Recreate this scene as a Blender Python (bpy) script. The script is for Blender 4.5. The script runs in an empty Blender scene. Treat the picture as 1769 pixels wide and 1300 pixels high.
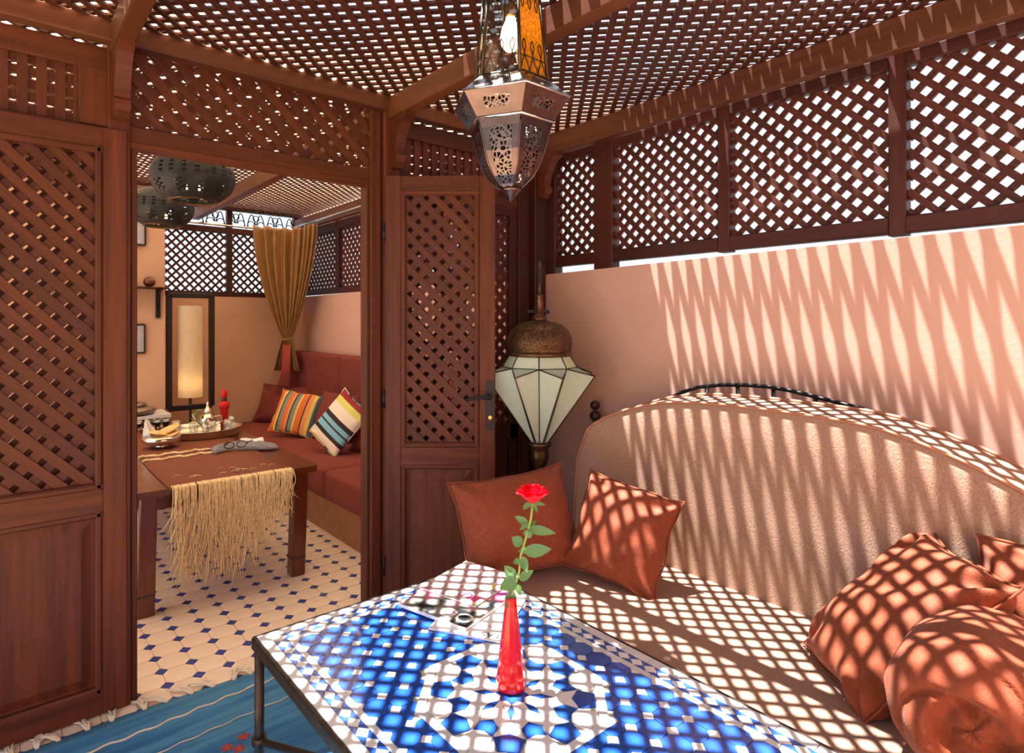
import bpy, bmesh, math, random
from mathutils import Vector, Matrix, noise

random.seed(7)
V3 = Vector
PI = math.pi
SC = bpy.context.scene
COL = SC.collection

# ------------------------------------------------------------------ camera
YAW = math.radians(38.35)
cam_data = bpy.data.cameras.new('camera')
cam = bpy.data.objects.new('camera', cam_data)
COL.objects.link(cam)
cam.location = (0, 0, 1.42)
cam.rotation_euler = (PI / 2, 0, -YAW)
cam_data.sensor_fit = 'HORIZONTAL'
cam_data.sensor_width = 36.0
cam_data.lens = 1032.0 / 1769.0 * 36.0
cam_data.shift_x = (884.5 - 810.0) / 1769.0
cam_data.shift_y = -(650.0 - 555.0) / 1769.0
cam_data.clip_start = 0.03
cam_data.clip_end = 200
SC.camera = cam

# ------------------------------------------------------------------ sky, sun, exposure
world = bpy.data.worlds.new('sky')
SC.world = world
world.use_nodes = True
wn = world.node_tree
bg = wn.nodes['Background']
bg.inputs['Color'].default_value = (0.80, 0.90, 1.0, 1)
bg.inputs['Strength'].default_value = 1.05
sun_data = bpy.data.lights.new('sun', 'SUN')
sun_data.energy = 28.0
sun_data.angle = math.radians(0.53)
sun_data.color = (1.0, 0.965, 0.91)
sun = bpy.data.objects.new('sun', sun_data)
COL.objects.link(sun)
sun.location = (-1, 2, 8)
sun.rotation_euler = V3((0.107, -0.18, -1.0)).to_track_quat('-Z', 'Y').to_euler()
SC.view_settings.view_transform = 'Standard'
SC.view_settings.look = 'None'
SC.view_settings.gamma = 1.0
SC.view_settings.use_curve_mapping = False
SC.view_settings.exposure = 0.36
SC.cycles.max_bounces = 10
SC.cycles.diffuse_bounces = 6
SC.cycles.transparent_max_bounces = 16
SC.cycles.sample_clamp_indirect = 6.0
SC.cycles.caustics_reflective = False
SC.cycles.caustics_refractive = False
SC.cycles.use_denoising = True


# ------------------------------------------------------------------ materials
def lin(r, g, b):
    return tuple(((c / 255.0) / 12.92 if c / 255.0 <= 0.04045 else ((c / 255.0 + 0.055) / 1.055) ** 2.4) for c in (r, g, b))


def nodes_of(name):
    m = bpy.data.materials.new(name)
    m.use_nodes = True
    nt = m.node_tree
    return m, nt, nt.nodes['Principled BSDF']


def mapping(nt, scale, coord='Object', rot=(0, 0, 0)):
    tc = nt.nodes.new('ShaderNodeTexCoord')
    mp = nt.nodes.new('ShaderNodeMapping')
    mp.inputs['Scale'].default_value = scale
    mp.inputs['Rotation'].default_value = rot
    nt.links.new(tc.outputs[coord], mp.inputs['Vector'])
    return mp.outputs['Vector']


def noise_node(nt, vec, scale, detail=4, rough=0.55):
    n = nt.nodes.new('ShaderNodeTexNoise')
    n.inputs['Scale'].default_value = scale
    n.inputs['Detail'].default_value = detail
    n.inputs['Roughness'].default_value = rough
    nt.links.new(vec, n.inputs['Vector'])
    return n.outputs['Fac']


def ramp(nt, fac, stops):
    r = nt.nodes.new('ShaderNodeValToRGB')
    el = r.color_ramp.elements
    while len(el) < len(stops):
        el.new(0.5)
    for e, (p, c) in zip(el, stops):
        e.position = p
        e.color = (c[0], c[1], c[2], 1)
    nt.links.new(fac, r.inputs['Fac'])
    return r.outputs['Color']


def bump(nt, bsdf, fac, strength, dist=0.01):
    b = nt.nodes.new('ShaderNodeBump')
    b.inputs['Strength'].default_value = strength
    b.inputs['Distance'].default_value = dist
    nt.links.new(fac, b.inputs['Height'])
    nt.links.new(b.outputs['Normal'], bsdf.inputs['Normal'])


def sc3(c, k):
    return (c[0] * k, c[1] * k, c[2] * k)


def wood(name, c, var=0.35, scale=(1.2, 22, 22), rough=0.55, coat=0.05):
    m, nt, b = nodes_of(name)
    v = mapping(nt, scale)
    # shift every piece along the grain by its own random value
    oi = nt.nodes.new('ShaderNodeObjectInfo')
    add = nt.nodes.new('ShaderNodeVectorMath')
    add.operation = 'ADD'
    mul = nt.nodes.new('ShaderNodeMath')
    mul.operation = 'MULTIPLY'
    mul.inputs[1].default_value = 37.0
    nt.links.new(oi.outputs['Random'], mul.inputs[0])
    nt.links.new(v, add.inputs[0])
    nt.links.new(mul.outputs[0], add.inputs[1])
    f = noise_node(nt, add.outputs[0], 1.6, 5, 0.6)
    col = ramp(nt, f, [(0.25, sc3(c, 1 - var)), (0.5, c), (0.78, sc3(c, 1 + var))])
    hsv = nt.nodes.new('ShaderNodeHueSaturation')
    mr = nt.nodes.new('ShaderNodeMapRange')
    mr.inputs['To Min'].default_value = 0.78
    mr.inputs['To Max'].default_value = 1.2
    nt.links.new(oi.outputs['Random'], mr.inputs['Value'])
    nt.links.new(mr.outputs['Result'], hsv.inputs['Value'])
    nt.links.new(col, hsv.inputs['Color'])
    nt.links.new(hsv.outputs['Color'], b.inputs['Base Color'])
    b.inputs['Roughness'].default_value = rough
    b.inputs['Coat Weight'].default_value = coat
    b.inputs['Coat Roughness'].default_value = 0.3
    b.inputs['Specular IOR Level'].default_value = 0.3
    bump(nt, b, f, 0.12, 0.003)
    return m


def plain(name, c, rough=0.6, metal=0.0, var=0.12, scale=20, bmp=0.0, bscale=None, coat=0.0, spec=None, stretch=(1, 1, 1)):
    m, nt, b = nodes_of(name)
    v = mapping(nt, stretch)
    f = noise_node(nt, v, scale, 4)
    nt.links.new(ramp(nt, f, [(0.3, sc3(c, 1 - var)), (0.7, sc3(c, 1 + var))]), b.inputs['Base Color'])
    b.inputs['Roughness'].default_value = rough
    b.inputs['Metallic'].default_value = metal
    b.inputs['Coat Weight'].default_value = coat
    if spec is not None:
        b.inputs['Specular IOR Level'].default_value = spec
    if bmp:
        bump(nt, b, noise_node(nt, v, bscale or scale * 3, 3), bmp, 0.004)
    return m


def emit(name, c, strength):
    m, nt, b = nodes_of(name)
    b.inputs['Base Color'].default_value = (*c, 1)
    b.inputs['Emission Color'].default_value = (*c, 1)
    b.inputs['Emission Strength'].default_value = strength
    return m


def sheet(name, c, trans=0.5, rough=0.6, gloss=0.0, tc=None, var=0.03, vs=30):
    """a thin sheet that scatters light to both sides (canvas, milk glass, paper, petals)"""
    m = bpy.data.materials.new(name)
    m.use_nodes = True
    nt = m.node_tree
    nt.nodes.clear()
    out = nt.nodes.new('ShaderNodeOutputMaterial')
    d = nt.nodes.new('ShaderNodeBsdfPrincipled')
    t = nt.nodes.new('ShaderNodeBsdfTranslucent')
    mx = nt.nodes.new('ShaderNodeMixShader')
    v = mapping(nt, (1, 1, 1))
    f = noise_node(nt, v, vs, 3)
    col = ramp(nt, f, [(0.3, sc3(c, 1 - var)), (0.7, sc3(c, 1 + var))])
    nt.links.new(col, d.inputs['Base Color'])
    nt.links.new(ramp(nt, f, [(0.35, sc3(tc or c, 1 - var)), (0.65, sc3(tc or c, 1 + var))]), t.inputs['Color'])
    d.inputs['Roughness'].default_value = rough
    d.inputs['Specular IOR Level'].default_value = gloss
    mx.inputs['Fac'].default_value = trans
    nt.links.new(d.outputs[0], mx.inputs[1])
    nt.links.new(t.outputs[0], mx.inputs[2])
    nt.links.new(mx.outputs[0], out.inputs['Surface'])
    return m


def glass(name, c, rough=0.03, ior=1.45, alpha=None):
    m, nt, b = nodes_of(name)
    b.inputs['Base Color'].default_value = (*c, 1)
    b.inputs['Roughness'].default_value = rough
    b.inputs['Transmission Weight'].default_value = 1.0
    b.inputs['IOR'].default_value = ior
    if alpha is not None:
        b.inputs['Alpha'].default_value = alpha
    return m


def thin_glass(name, c, refl):
    m = bpy.data.materials.new(name)
    m.use_nodes = True
    nt = m.node_tree
    nt.nodes.clear()
    out = nt.nodes.new('ShaderNodeOutputMaterial')
    t = nt.nodes.new('ShaderNodeBsdfTransparent')
    gl = nt.nodes.new('ShaderNodeBsdfGlossy')
    mx = nt.nodes.new('ShaderNodeMixShader')
    t.inputs['Color'].default_value = (*c, 1)
    gl.inputs['Roughness'].default_value = 0.03
    mx.inputs['Fac'].default_value = refl
    nt.links.new(t.outputs[0], mx.inputs[1])
    nt.links.new(gl.outputs[0], mx.inputs[2])
    nt.links.new(mx.outputs[0], out.inputs['Surface'])
    return m


def pierced(name, c, scale, thr, metal=1.0, rough=0.3):
    """sheet metal pierced with a fine filigree of holes"""
    m, nt, b = nodes_of(name)
    b.inputs['Base Color'].default_value = (*c, 1)
    b.inputs['Metallic'].default_value = metal
    b.inputs['Roughness'].default_value = rough
    v = mapping(nt, (1, 1, 1))
    vo = nt.nodes.new('ShaderNodeTexVoronoi')
    vo.feature = 'DISTANCE_TO_EDGE'
    vo.inputs['Scale'].default_value = scale
    nt.links.new(v, vo.inputs['Vector'])
    gt = nt.nodes.new('ShaderNodeMath')
    gt.operation = 'LESS_THAN'
    gt.inputs[1].default_value = thr
    nt.links.new(vo.outputs['Distance'], gt.inputs[0])
    nt.links.new(gt.outputs[0], b.inputs['Alpha'])
    return m


def stripes(name, axis, bands, rough=0.85, bmp=0.25):
    """woven cloth with stripes across one local axis; bands = [(position, colour)] over 0..1 of Generated"""
    m, nt, b = nodes_of(name)
    tc = nt.nodes.new('ShaderNodeTexCoord')
    sp = nt.nodes.new('ShaderNodeSeparateXYZ')
    nt.links.new(tc.outputs['Generated'], sp.inputs[0])
    r = nt.nodes.new('ShaderNodeValToRGB')
    r.color_ramp.interpolation = 'CONSTANT'
    el = r.color_ramp.elements
    while len(el) < len(bands):
        el.new(0.5)
    for e, (p, c) in zip(el, bands):
        e.position = p
        e.color = (*c, 1)
    nt.links.new(sp.outputs[axis], r.inputs['Fac'])
    nt.links.new(r.outputs['Color'], b.inputs['Base Color'])
    b.inputs['Roughness'].default_value = rough
    bump(nt, b, noise_node(nt, mapping(nt, (1, 1, 1)), 260, 2), bmp, 0.002)
    return m


M = {}
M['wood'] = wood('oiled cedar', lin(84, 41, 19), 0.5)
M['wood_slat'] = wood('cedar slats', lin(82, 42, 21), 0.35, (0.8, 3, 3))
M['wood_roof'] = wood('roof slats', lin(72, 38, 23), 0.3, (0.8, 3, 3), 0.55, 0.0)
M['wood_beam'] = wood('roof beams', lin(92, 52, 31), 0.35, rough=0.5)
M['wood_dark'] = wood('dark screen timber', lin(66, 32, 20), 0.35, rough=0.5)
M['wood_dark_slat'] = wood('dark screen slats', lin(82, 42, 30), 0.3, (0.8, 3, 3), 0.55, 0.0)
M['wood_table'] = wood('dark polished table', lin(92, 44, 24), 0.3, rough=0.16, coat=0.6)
M['black_wood'] = plain('black lacquered wood', lin(30, 26, 24), 0.4)
M['iron'] = plain('wrought iron', lin(70, 56, 48), 0.45, 0.7, 0.35, 40, 0.3)
M['black_iron'] = plain('black iron', lin(28, 28, 30), 0.42, 0.4, 0.2, 40)
M['brass'] = plain('aged brass', lin(100, 74, 50), 0.38, 0.85, 0.4, 30, 0.25)
M['lead'] = plain('dark lead came', lin(70, 58, 40), 0.4, 0.8, 0.3, 60)
M['copper'] = plain('tinned copper', lin(96, 80, 74), 0.22, 1.0, 0.25, 14, 0.08, 30)
M['copper_pierced'] = pierced('pierced tinned copper', lin(112, 98, 92), 78, 0.13)
M['tin'] = plain('bright tin', lin(224, 220, 218), 0.13, 1.0, 0.06, 20)
M['silver'] = plain('silver plate', lin(222, 216, 204), 0.16, 1.0, 0.08, 20)
M['gold'] = plain('brass lock', lin(214, 170, 84), 0.25, 1.0)
M['white_glaze'] = plain('white glazed tile', lin(220, 220, 222), 0.16, 0, 0.05, 12, coat=0.2)
M['grey_glaze'] = plain('pale grey glazed tile', lin(204, 206, 210), 0.18, 0, 0.06, 12, coat=0.2)
M['blue_glaze'] = plain('cobalt glazed tile', lin(30, 76, 164), 0.12, 0, 0.3, 9, coat=0.3)
M['grout'] = plain('grout', lin(186, 178, 166), 0.9)
M['floor_tile'] = plain('cream floor tile', lin(226, 206, 184), 0.45, 0, 0.07, 6)
M['floor_dot'] = plain('blue floor tile', lin(48, 66, 140), 0.35, 0, 0.15, 20)
M['floor_grout'] = plain('floor grout', lin(186, 160, 134), 0.9)
M['canvas'] = sheet('tan roof canvas', lin(244, 226, 206), 0.8, 0.9)
M['paper_shade'] = sheet('paper lampshade', lin(240, 226, 196), 0.5, 0.8)
M['milk_glass'] = sheet('milk glass', lin(216, 228, 220), 0.42, 0.25, 0.5)
M['amber_glass'] = sheet('amber glass', lin(238, 182, 50), 0.6, 0.15, 0.6, var=0.35, vs=120)
M['clear_glass'] = thin_glass('clear pane', (0.96, 0.95, 0.92), 0.1)
M['tea_glass'] = thin_glass('tea glass', (0.93, 0.94, 0.92), 0.16)
M['bulb'] = emit('lamp bulb', (1.0, 0.74, 0.40), 6)
M['bulb_dim'] = emit('lamp bulb glow', (1.0, 0.62, 0.25), 9)
M['rust'] = plain('rust velvet', lin(128, 54, 22), 0.75, 0, 0.16, 60, 0.35, 220, stretch=(1, 1.6, 1))
M['rust'].node_tree.nodes['Principled BSDF'].inputs['Sheen Weight'].default_value = 0.08
M['boucle'] = plain('beige boucle', lin(160, 127, 108), 0.9, 0, 0.22, 260, 0.6, 340, stretch=(1, 1, 0.45))
M['piping'] = plain('piping', lin(168, 118, 92), 0.85)
M['maroon'] = plain('maroon cotton', lin(124, 52, 46), 0.9, 0, 0.14, 200, 0.3, 300)
M['sofa_base'] = plain('brown painted base', lin(150, 100, 62), 0.7)
M['curtain'] = plain('bronze taffeta', lin(158, 120, 74), 0.42, 0.1, 0.14, 14)
M['tassel'] = plain('dull red cord', lin(160, 62, 58), 0.8)
M['raffia'] = plain('raffia', lin(236, 212, 162), 0.75, 0, 0.2, 60)
M['runner'] = wood('woven reed runner', lin(118, 64, 46), 0.25, (3, 70, 3), 0.7, 0.0)
M['grey_knit'] = plain('grey knit', lin(132, 132, 138), 0.95, 0, 0.3, 120, 0.6, 200)
M['white_cloth'] = plain('white cloth', lin(236, 236, 238), 0.85)
M['bread'] = plain('flat bread', lin(230, 190, 120), 0.8, 0, 0.15, 30, 0.3)
M['mint'] = plain('mint leaf', lin(70, 150, 50), 0.5, 0, 0.25, 60)
M['leaf'] = sheet('rose leaf', lin(98, 142, 92), 0.3, 0.4, 0.4, lin(120, 170, 70))
M['stem'] = plain('rose stem', lin(138, 168, 74), 0.5)
M['petal'] = sheet('rose petal', lin(226, 8, 40), 0.3, 0.5, 0.3, lin(255, 20, 50))
M['red_glass'] = plain('red glass', lin(196, 8, 4), 0.1, 0, 0.08, 20, coat=0.15, spec=0.35)
M['red_cloth'] = plain('red cloth', lin(206, 20, 20), 0.7, 0, 0.2, 50)
M['fringe'] = plain('cotton fringe', lin(214, 204, 184), 0.9)
M['paper'] = plain('magazine paper', lin(236, 236, 238), 0.5)
M['ink_dark'] = plain('dark print', lin(38, 36, 40), 0.3)
M['ink_pink'] = plain('pink print', lin(232, 20, 112), 0.4)
M['ink_white'] = plain('white print', lin(245, 245, 245), 0.4)
M['ink_blue'] = plain('blue print', lin(20, 130, 205), 0.4)
M['pewter'] = plain('pewter pot', lin(142, 130, 112), 0.35, 0.6)
M['stone_top'] = plain('white stone', lin(224, 226, 230), 0.3)
M['black_perf'] = plain('blackened metal', lin(44, 46, 46), 0.55, 0.3, 0.4, 30, 0.6)
M['art_mat'] = plain('grey mount', lin(176, 178, 186), 0.8)
M['art_ochre'] = plain('ochre print', lin(222, 170, 92), 0.8, 0, 0.12, 18)
M['art_ink'] = plain('sepia ink', lin(170, 110, 52), 0.8)


def plaster(name, c):
    m, nt, b = nodes_of(name)
    v = mapping(nt, (1, 1, 1))
    f = noise_node(nt, v, 2.2, 5)
    nt.links.new(ramp(nt, f, [(0.3, sc3(c, 0.93)), (0.7, sc3(c, 1.05))]), b.inputs['Base Color'])
    b.inputs['Roughness'].default_value = 0.9
    bump(nt, b, noise_node(nt, v, 70, 4), 0.12, 0.004)
    return m


M['plaster'] = plaster('pink plaster', lin(206, 167, 152))
M['plaster_warm'] = plaster('terracotta plaster', lin(208, 168, 138))


def rug_material():
    m, nt, b = nodes_of('blue kilim')
    tc = nt.nodes.new('ShaderNodeTexCoord')
    mp = nt.nodes.new('ShaderNodeMapping')
    mp.inputs['Scale'].default_value = (0.6, 9, 1)
    nt.links.new(tc.outputs['Object'], mp.inputs['Vector'])
    f = noise_node(nt, mp.outputs['Vector'], 1.6, 5, 0.6)
    c = ramp(nt, f, [(0.28, lin(30, 84, 136)), (0.45, lin(46, 108, 160)), (0.58, lin(72, 136, 178)), (0.75, lin(52, 110, 158))])
    nt.links.new(c, b.inputs['Base Color'])
    b.inputs['Roughness'].default_value = 0.95
    bump(nt, b, noise_node(nt, mapping(nt, (40, 300, 1)), 3, 2), 0.4, 0.003)
    return m


M['rug'] = rug_material()


def cover_material(name, cols, scale, seed):
    m, nt, b = nodes_of(name)
    v = mapping(nt, (1, 1, 1), 'Object', (0, 0, seed))
    vo = nt.nodes.new('ShaderNodeTexNoise')
    vo.inputs['Scale'].default_value = scale
    vo.inputs['Detail'].default_value = 2
    nt.links.new(v, vo.inputs['Vector'])
    n = len(cols)
    c = ramp(nt, vo.outputs['Fac'], [(0.28 + 0.44 * i / max(1, n - 1), cc) for i, cc in enumerate(cols)])
    nt.links.new(c, b.inputs['Base Color'])
    b.inputs['Roughness'].default_value = 0.25
    return m


M['cover_flower'] = cover_material('flower cover print', [lin(120, 150, 90), lin(226, 190, 196), lin(170, 140, 140), lin(238, 236, 236), lin(236, 210, 90)], 17, 1.0)
M['cover_dark'] = cover_material('dark cover print', [lin(20, 22, 24), lin(44, 46, 48), lin(150, 150, 140), lin(208, 120, 150), lin(150, 80, 150)], 11, 0.4)


# ------------------------------------------------------------------ object helpers
def link(o, parent=None):
    COL.objects.link(o)
    if parent is not None:
        o.parent = parent
        o.matrix_parent_inverse = world_of(parent).inverted()
    return o


def world_of(o):
    if o.parent is None:
        return o.matrix_basis.copy()
    return world_of(o.parent) @ o.matrix_parent_inverse @ o.matrix_basis


def tag(o, label=None, cat=None, group=None, kind=None):
    if label:
        o['label'] = label
    if cat:
        o['category'] = cat
    if group:
        o['group'] = group
    if kind:
        o['kind'] = kind
    return o


def thing(name, loc, label=None, cat=None, group=None, kind=None):
    o = bpy.data.objects.new(name, None)
    o.empty_display_size = 0.05
    o.location = loc
    link(o)
    return tag(o, label, cat, group, kind)


def frame_matrix(ex, ey, ez, o=(0, 0, 0)):
    m = Matrix.Identity(4)
    for i, e in enumerate((ex, ey, ez)):
        for j in range(3):
            m[j][i] = e[j]
    m.translation = V3(o)
    return m


class MB:
    """collects geometry in world coordinates; build() makes one mesh object about its own centre"""

    def __init__(self):
        self.v = []
        self.f = []
        self.smooth = []

    def add(self, verts, faces, smooth=False):
        n = len(self.v)
        self.v += [V3(p) for p in verts]
        self.f += [tuple(i + n for i in f) for f in faces]
        self.smooth += [smooth] * len(faces)
        return self

    def box(self, lo, hi):
        x0, y0, z0 = lo
        x1, y1, z1 = hi
        return self.add([(x0, y0, z0), (x1, y0, z0), (x1, y1, z0), (x0, y1, z0), (x0, y0, z1), (x1, y0, z1), (x1, y1, z1), (x0, y1, z1)],
                        [(0, 3, 2, 1), (4, 5, 6, 7), (0, 1, 5, 4), (1, 2, 6, 5), (2, 3, 7, 6), (3, 0, 4, 7)])

    def prism(self, pts, off):
        """closed polygon pts (3D) extruded by the vector off"""
        off = V3(off)
        n = len(pts)
        a = [V3(p) for p in pts]
        return self.add(a + [p + off for p in a], [tuple(range(n - 1, -1, -1)), tuple(range(n, 2 * n))] + [(i, (i + 1) % n, n + (i + 1) % n, n + i) for i in range(n)])

    def tube(self, path, r, n=6, cap=True, closed=False):
        path = [V3(p) for p in path]
        rs = r if isinstance(r, (list, tuple)) else [r] * len(path)
        k = len(path)
        base = len(self.v)
        up = V3((0, 0, 1))
        prev = None
        for i, p in enumerate(path):
            a = path[(i - 1) % k] if (closed or i > 0) else p
            b = path[(i + 1) % k] if (closed or i < k - 1) else p
            t = (b - a).normalized()
            if prev is None:
                x = t.cross(up if abs(t.z) < 0.9 else V3((1, 0, 0))).normalized()
            else:
                x = (prev - t * prev.dot(t)).normalized()
            prev = x
            y = t.cross(x)
            for j in range(n):
                w = 2 * PI * j / n
                self.v.append(p + (x * math.cos(w) + y * math.sin(w)) * rs[i])
        m = k if closed else k - 1
        for i in range(m):
            i2 = (i + 1) % k
            for j in range(n):
                self.f.append((base + i * n + j, base + i * n + (j + 1) % n, base + i2 * n + (j + 1) % n, base + i2 * n + j))
                self.smooth.append(True)
        if cap and not closed:
            self.f.append(tuple(base + j for j in range(n - 1, -1, -1)))
            self.f.append(tuple(base + (k - 1) * n + j for j in range(n)))
            self.smooth += [False, False]
        return self

    def lathe(self, prof, c, n=24, smooth=True, rot=0.0, axis=None):
        """prof = [(radius, height)], about the vertical (or the given frame) through c"""
        base = len(self.v)
        c = V3(c)
        ex, ey, ez = axis if axis else (V3((1, 0, 0)), V3((0, 1, 0)), V3((0, 0, 1)))
        for r, z in prof:
            for j in range(n):
                w = rot + 2 * PI * j / n
                self.v.append(c + ex * (r * math.cos(w)) + ey * (r * math.sin(w)) + ez * z)
        for i in range(len(prof) - 1):
            for j in range(n):
                self.f.append((base + i * n + j, base + i * n + (j + 1) % n, base + (i + 1) * n + (j + 1) % n, base + (i + 1) * n + j))
                self.smooth.append(smooth)
        if prof[0][0] > 1e-5:
            self.f.append(tuple(base + j for j in range(n - 1, -1, -1)))
            self.smooth.append(False)
        if prof[-1][0] > 1e-5:
            self.f.append(tuple(base + (len(prof) - 1) * n + j for j in range(n)))
            self.smooth.append(False)
        return self

    def ball(self, c, r, n=12, sz=1.0):
        return self.lathe([(max(1e-6, r * math.sin(PI * i / (n // 2 + 2))), -r * sz * math.cos(PI * i / (n // 2 + 2))) for i in range(n // 2 + 3)], c, n)

    def grid(self, fn, nu, nv, smooth=True, wrap=False):
        base = len(self.v)
        for i in range(nu):
            for j in range(nv):
                self.v.append(V3(fn(i / (nu - 1), j / (nv - 1))))
        for i in range(nu - 1):
            for j in range(nv - 1):
                self.f.append((base + i * nv + j, base + (i + 1) * nv + j, base + (i + 1) * nv + j + 1, base + i * nv + j + 1))
                self.smooth.append(smooth)
        return self

    def build(self, name, mat, parent=None, origin=None, solid=0.0, axes=None, fixn=False):
        o0 = V3(origin) if origin is not None else sum(self.v, V3()) / len(self.v)
        me = bpy.data.meshes.new(name)
        if axes is None:
            mw = Matrix.Translation(o0)
        else:
            mw = frame_matrix(axes[0], axes[1], axes[2], o0)
        inv = mw.inverted()
        me.from_pydata([inv @ p for p in self.v], [], self.f)
        me.polygons.foreach_set('use_smooth', self.smooth)
        if fixn:
            bm = bmesh.new()
            bm.from_mesh(me)
            bmesh.ops.remove_doubles(bm, verts=bm.verts, dist=1e-5)
            bmesh.ops.recalc_face_normals(bm, faces=bm.faces)
            bm.to_mesh(me)
            bm.free()
        me.materials.append(M[mat] if isinstance(mat, str) else mat)
        me.update()
        o = bpy.data.objects.new(name, me)
        o.matrix_basis = mw
        link(o, parent)
        if solid:
            s = o.modifiers.new('thickness', 'SOLIDIFY')
            s.thickness = solid
            s.offset = 0
        return o


UNIT = {}


def unit_box(mat):
    if mat not in UNIT:
        me = bpy.data.meshes.new('slat')
        h = 0.5
        me.from_pydata([(-h, -h, -h), (h, -h, -h), (h, h, -h), (-h, h, -h), (-h, -h, h), (h, -h, h), (h, h, h), (-h, h, h)], [],
                       [(0, 3, 2, 1), (4, 5, 6, 7), (0, 1, 5, 4), (1, 2, 6, 5), (2, 3, 7, 6), (3, 0, 4, 7)])
        me.materials.append(M[mat])
        UNIT[mat] = me
    return UNIT[mat]


def slat(name, p0, p1, w, t, nrm, mat, parent):
    """thin strip sharing one mesh; local X runs along it, local Z is nrm"""
    p0, p1 = V3(p0), V3(p1)
    ex = (p1 - p0).normalized()
    ez = V3(nrm).normalized()
    ey = ez.cross(ex)
    o = bpy.data.objects.new(name, unit_box(mat))
    m = frame_matrix(ex, ey, ez, (p0 + p1) / 2)
    o.matrix_basis = m @ Matrix.Diagonal((((p1 - p0).length), w, t, 1))
    return link(o, parent)


def bar(name, p0, p1, w, t, nrm, mat, parent=None, ch=0.004):
    """timber of rectangular section with chamfered edges, local X along it"""
    p0, p1 = V3(p0), V3(p1)
    ex = (p1 - p0).normalized()
    ez = (V3(nrm) - ex * ex.dot(V3(nrm))).normalized()
    ey = ez.cross(ex)
    c = min(ch, w * 0.3, t * 0.3)
    sec = [(-w / 2 + c, -t / 2), (w / 2 - c, -t / 2), (w / 2, -t / 2 + c), (w / 2, t / 2 - c), (w / 2 - c, t / 2), (-w / 2 + c, t / 2), (-w / 2, t / 2 - c), (-w / 2, -t / 2 + c)]
    mb = MB()
    mb.prism([p0 + ey * a + ez * b for a, b in sec], p1 - p0)
    return mb.build(name, mat, parent, (p0 + p1) / 2, axes=(ex, ey, ez), fixn=True)


def clip_line(q, d, x0, x1, z0, z1):
    lo, hi = -1e9, 1e9
    for qq, dd, a, b in ((q[0], d[0], x0, x1), (q[1], d[1], z0, z1)):
        if abs(dd) < 1e-9:
            if qq < a or qq > b:
                return None
            continue
        s, e = (a - qq) / dd, (b - qq) / dd
        if s > e:
            s, e = e, s
        lo, hi = max(lo, s), min(hi, e)
    return (lo, hi) if hi - lo > 0.015 else None


def lattice(parent, O, ex, ez, nrm, rect, pitch, w, t, mat, names=('lattice_slat', 'lattice_slat'), phase=(0, 0), ang=45.0, dirs=(-1, 1)):
    """two layers of diagonal slats; the layer dirs[0] lies on the side nrm points to"""
    O, ex, ez, nrm = V3(O), V3(ex), V3(ez), V3(nrm)
    x0, x1, z0, z1 = rect
    out = []
    for layer, sg in enumerate(dirs):
        a = math.radians(ang) * sg
        d = (math.cos(a), math.sin(a))
        n2 = (-math.sin(a), math.cos(a))
        offs = [x * n2[0] + z * n2[1] for x in (x0, x1) for z in (z0, z1)]
        k0, k1 = math.floor(min(offs) / pitch) - 1, math.ceil(max(offs) / pitch) + 1
        dep = nrm * (t * (0.5 - layer))
        for k in range(k0, k1 + 1):
            off = k * pitch + phase[layer]
            q = (n2[0] * off, n2[1] * off)
            r = clip_line(q, d, x0, x1, z0, z1)
            if not r:
                continue
            P = [O + ex * (q[0] + d[0] * s) + ez * (q[1] + d[1] * s) + dep for s in r]
            out.append(slat(names[layer], P[0], P[1], w, t, nrm, mat, parent))
    return out


X, Y, Z = V3((1, 0, 0)), V3((0, 1, 0)), V3((0, 0, 1))
PV = 2.507      # face of the timber partition
WU = 2.555      # face of the pink wall
ZR = 2.50       # underside of the roof slats

# ================================================================== STRUCTURE
# ---- floor: cream octagons with small blue squares, in both rooms
floor = MB().box((-5, -5, -0.12), (5.5, 7.5, -0.004)).build('floor', 'floor_grout')
tag(floor, kind='structure')
FP, FU, FV = 0.1157, 0.525, 3.138


def tile_mesh(name, pts, h, mat):
    mb = MB().prism([(x, y, -h) for x, y in pts], (0, 0, h))
    me = bpy.data.meshes.new(name)
    me.from_pydata(mb.v, [], mb.f)
    me.materials.append(M[mat])
    return me


def inst(name, me, loc, parent, rz=0.0):
    o = bpy.data.objects.new(name, me)
    o.matrix_basis = Matrix.Translation(loc) @ Matrix.Rotation(rz, 4, 'Z')
    return link(o, parent)


g = 0.0012
h2, ct = FP / 2 - g, 0.0255
oct_pts = [(h2, -h2 + ct), (h2, h2 - ct), (h2 - ct, h2), (-h2 + ct, h2), (-h2, h2 - ct), (-h2, -h2 + ct), (-h2 + ct, -h2), (h2 - ct, -h2)]
me_oct = tile_mesh('octagon_tile', oct_pts, 0.006, 'floor_tile')
dd = ct - 2 * g
me_dot = tile_mesh('square_tile', [(dd, 0), (0, dd), (-dd, 0), (0, -dd)], 0.0065, 'floor_dot')
rest_o, rest_d = MB(), MB()
for i in range(-9, 21):
    for j in range(-6, 29):
        u, v = FU + FP * i, FV - 0.9 + FP * j + (FV - (FV - 0.9)) % FP
        v = FV + FP * (j - 8)
        near = 0.32 < u < 1.78 and 2.4 < v < 5.0
        if near:
            inst('octagon_tile', me_oct, (u + FP / 2, v + FP / 2, 0.0), floor)
            inst('square_tile', me_dot, (u, v, 0.0008), floor)
        else:
            rest_o.prism([(u + FP / 2 + a, v + FP / 2 + b, -0.006) for a, b in oct_pts], (0, 0, 0.006))
            rest_d.prism([(u + dd, v, -0.006), (u, v + dd, -0.006), (u - dd, v, -0.006), (u, v - dd, -0.006)], (0, 0, 0.0068))
tag(rest_o.build('octagon_tiling', 'floor_tile', floor), kind='stuff')
tag(rest_d.build('square_tiling', 'floor_dot', floor), kind='stuff')

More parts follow.
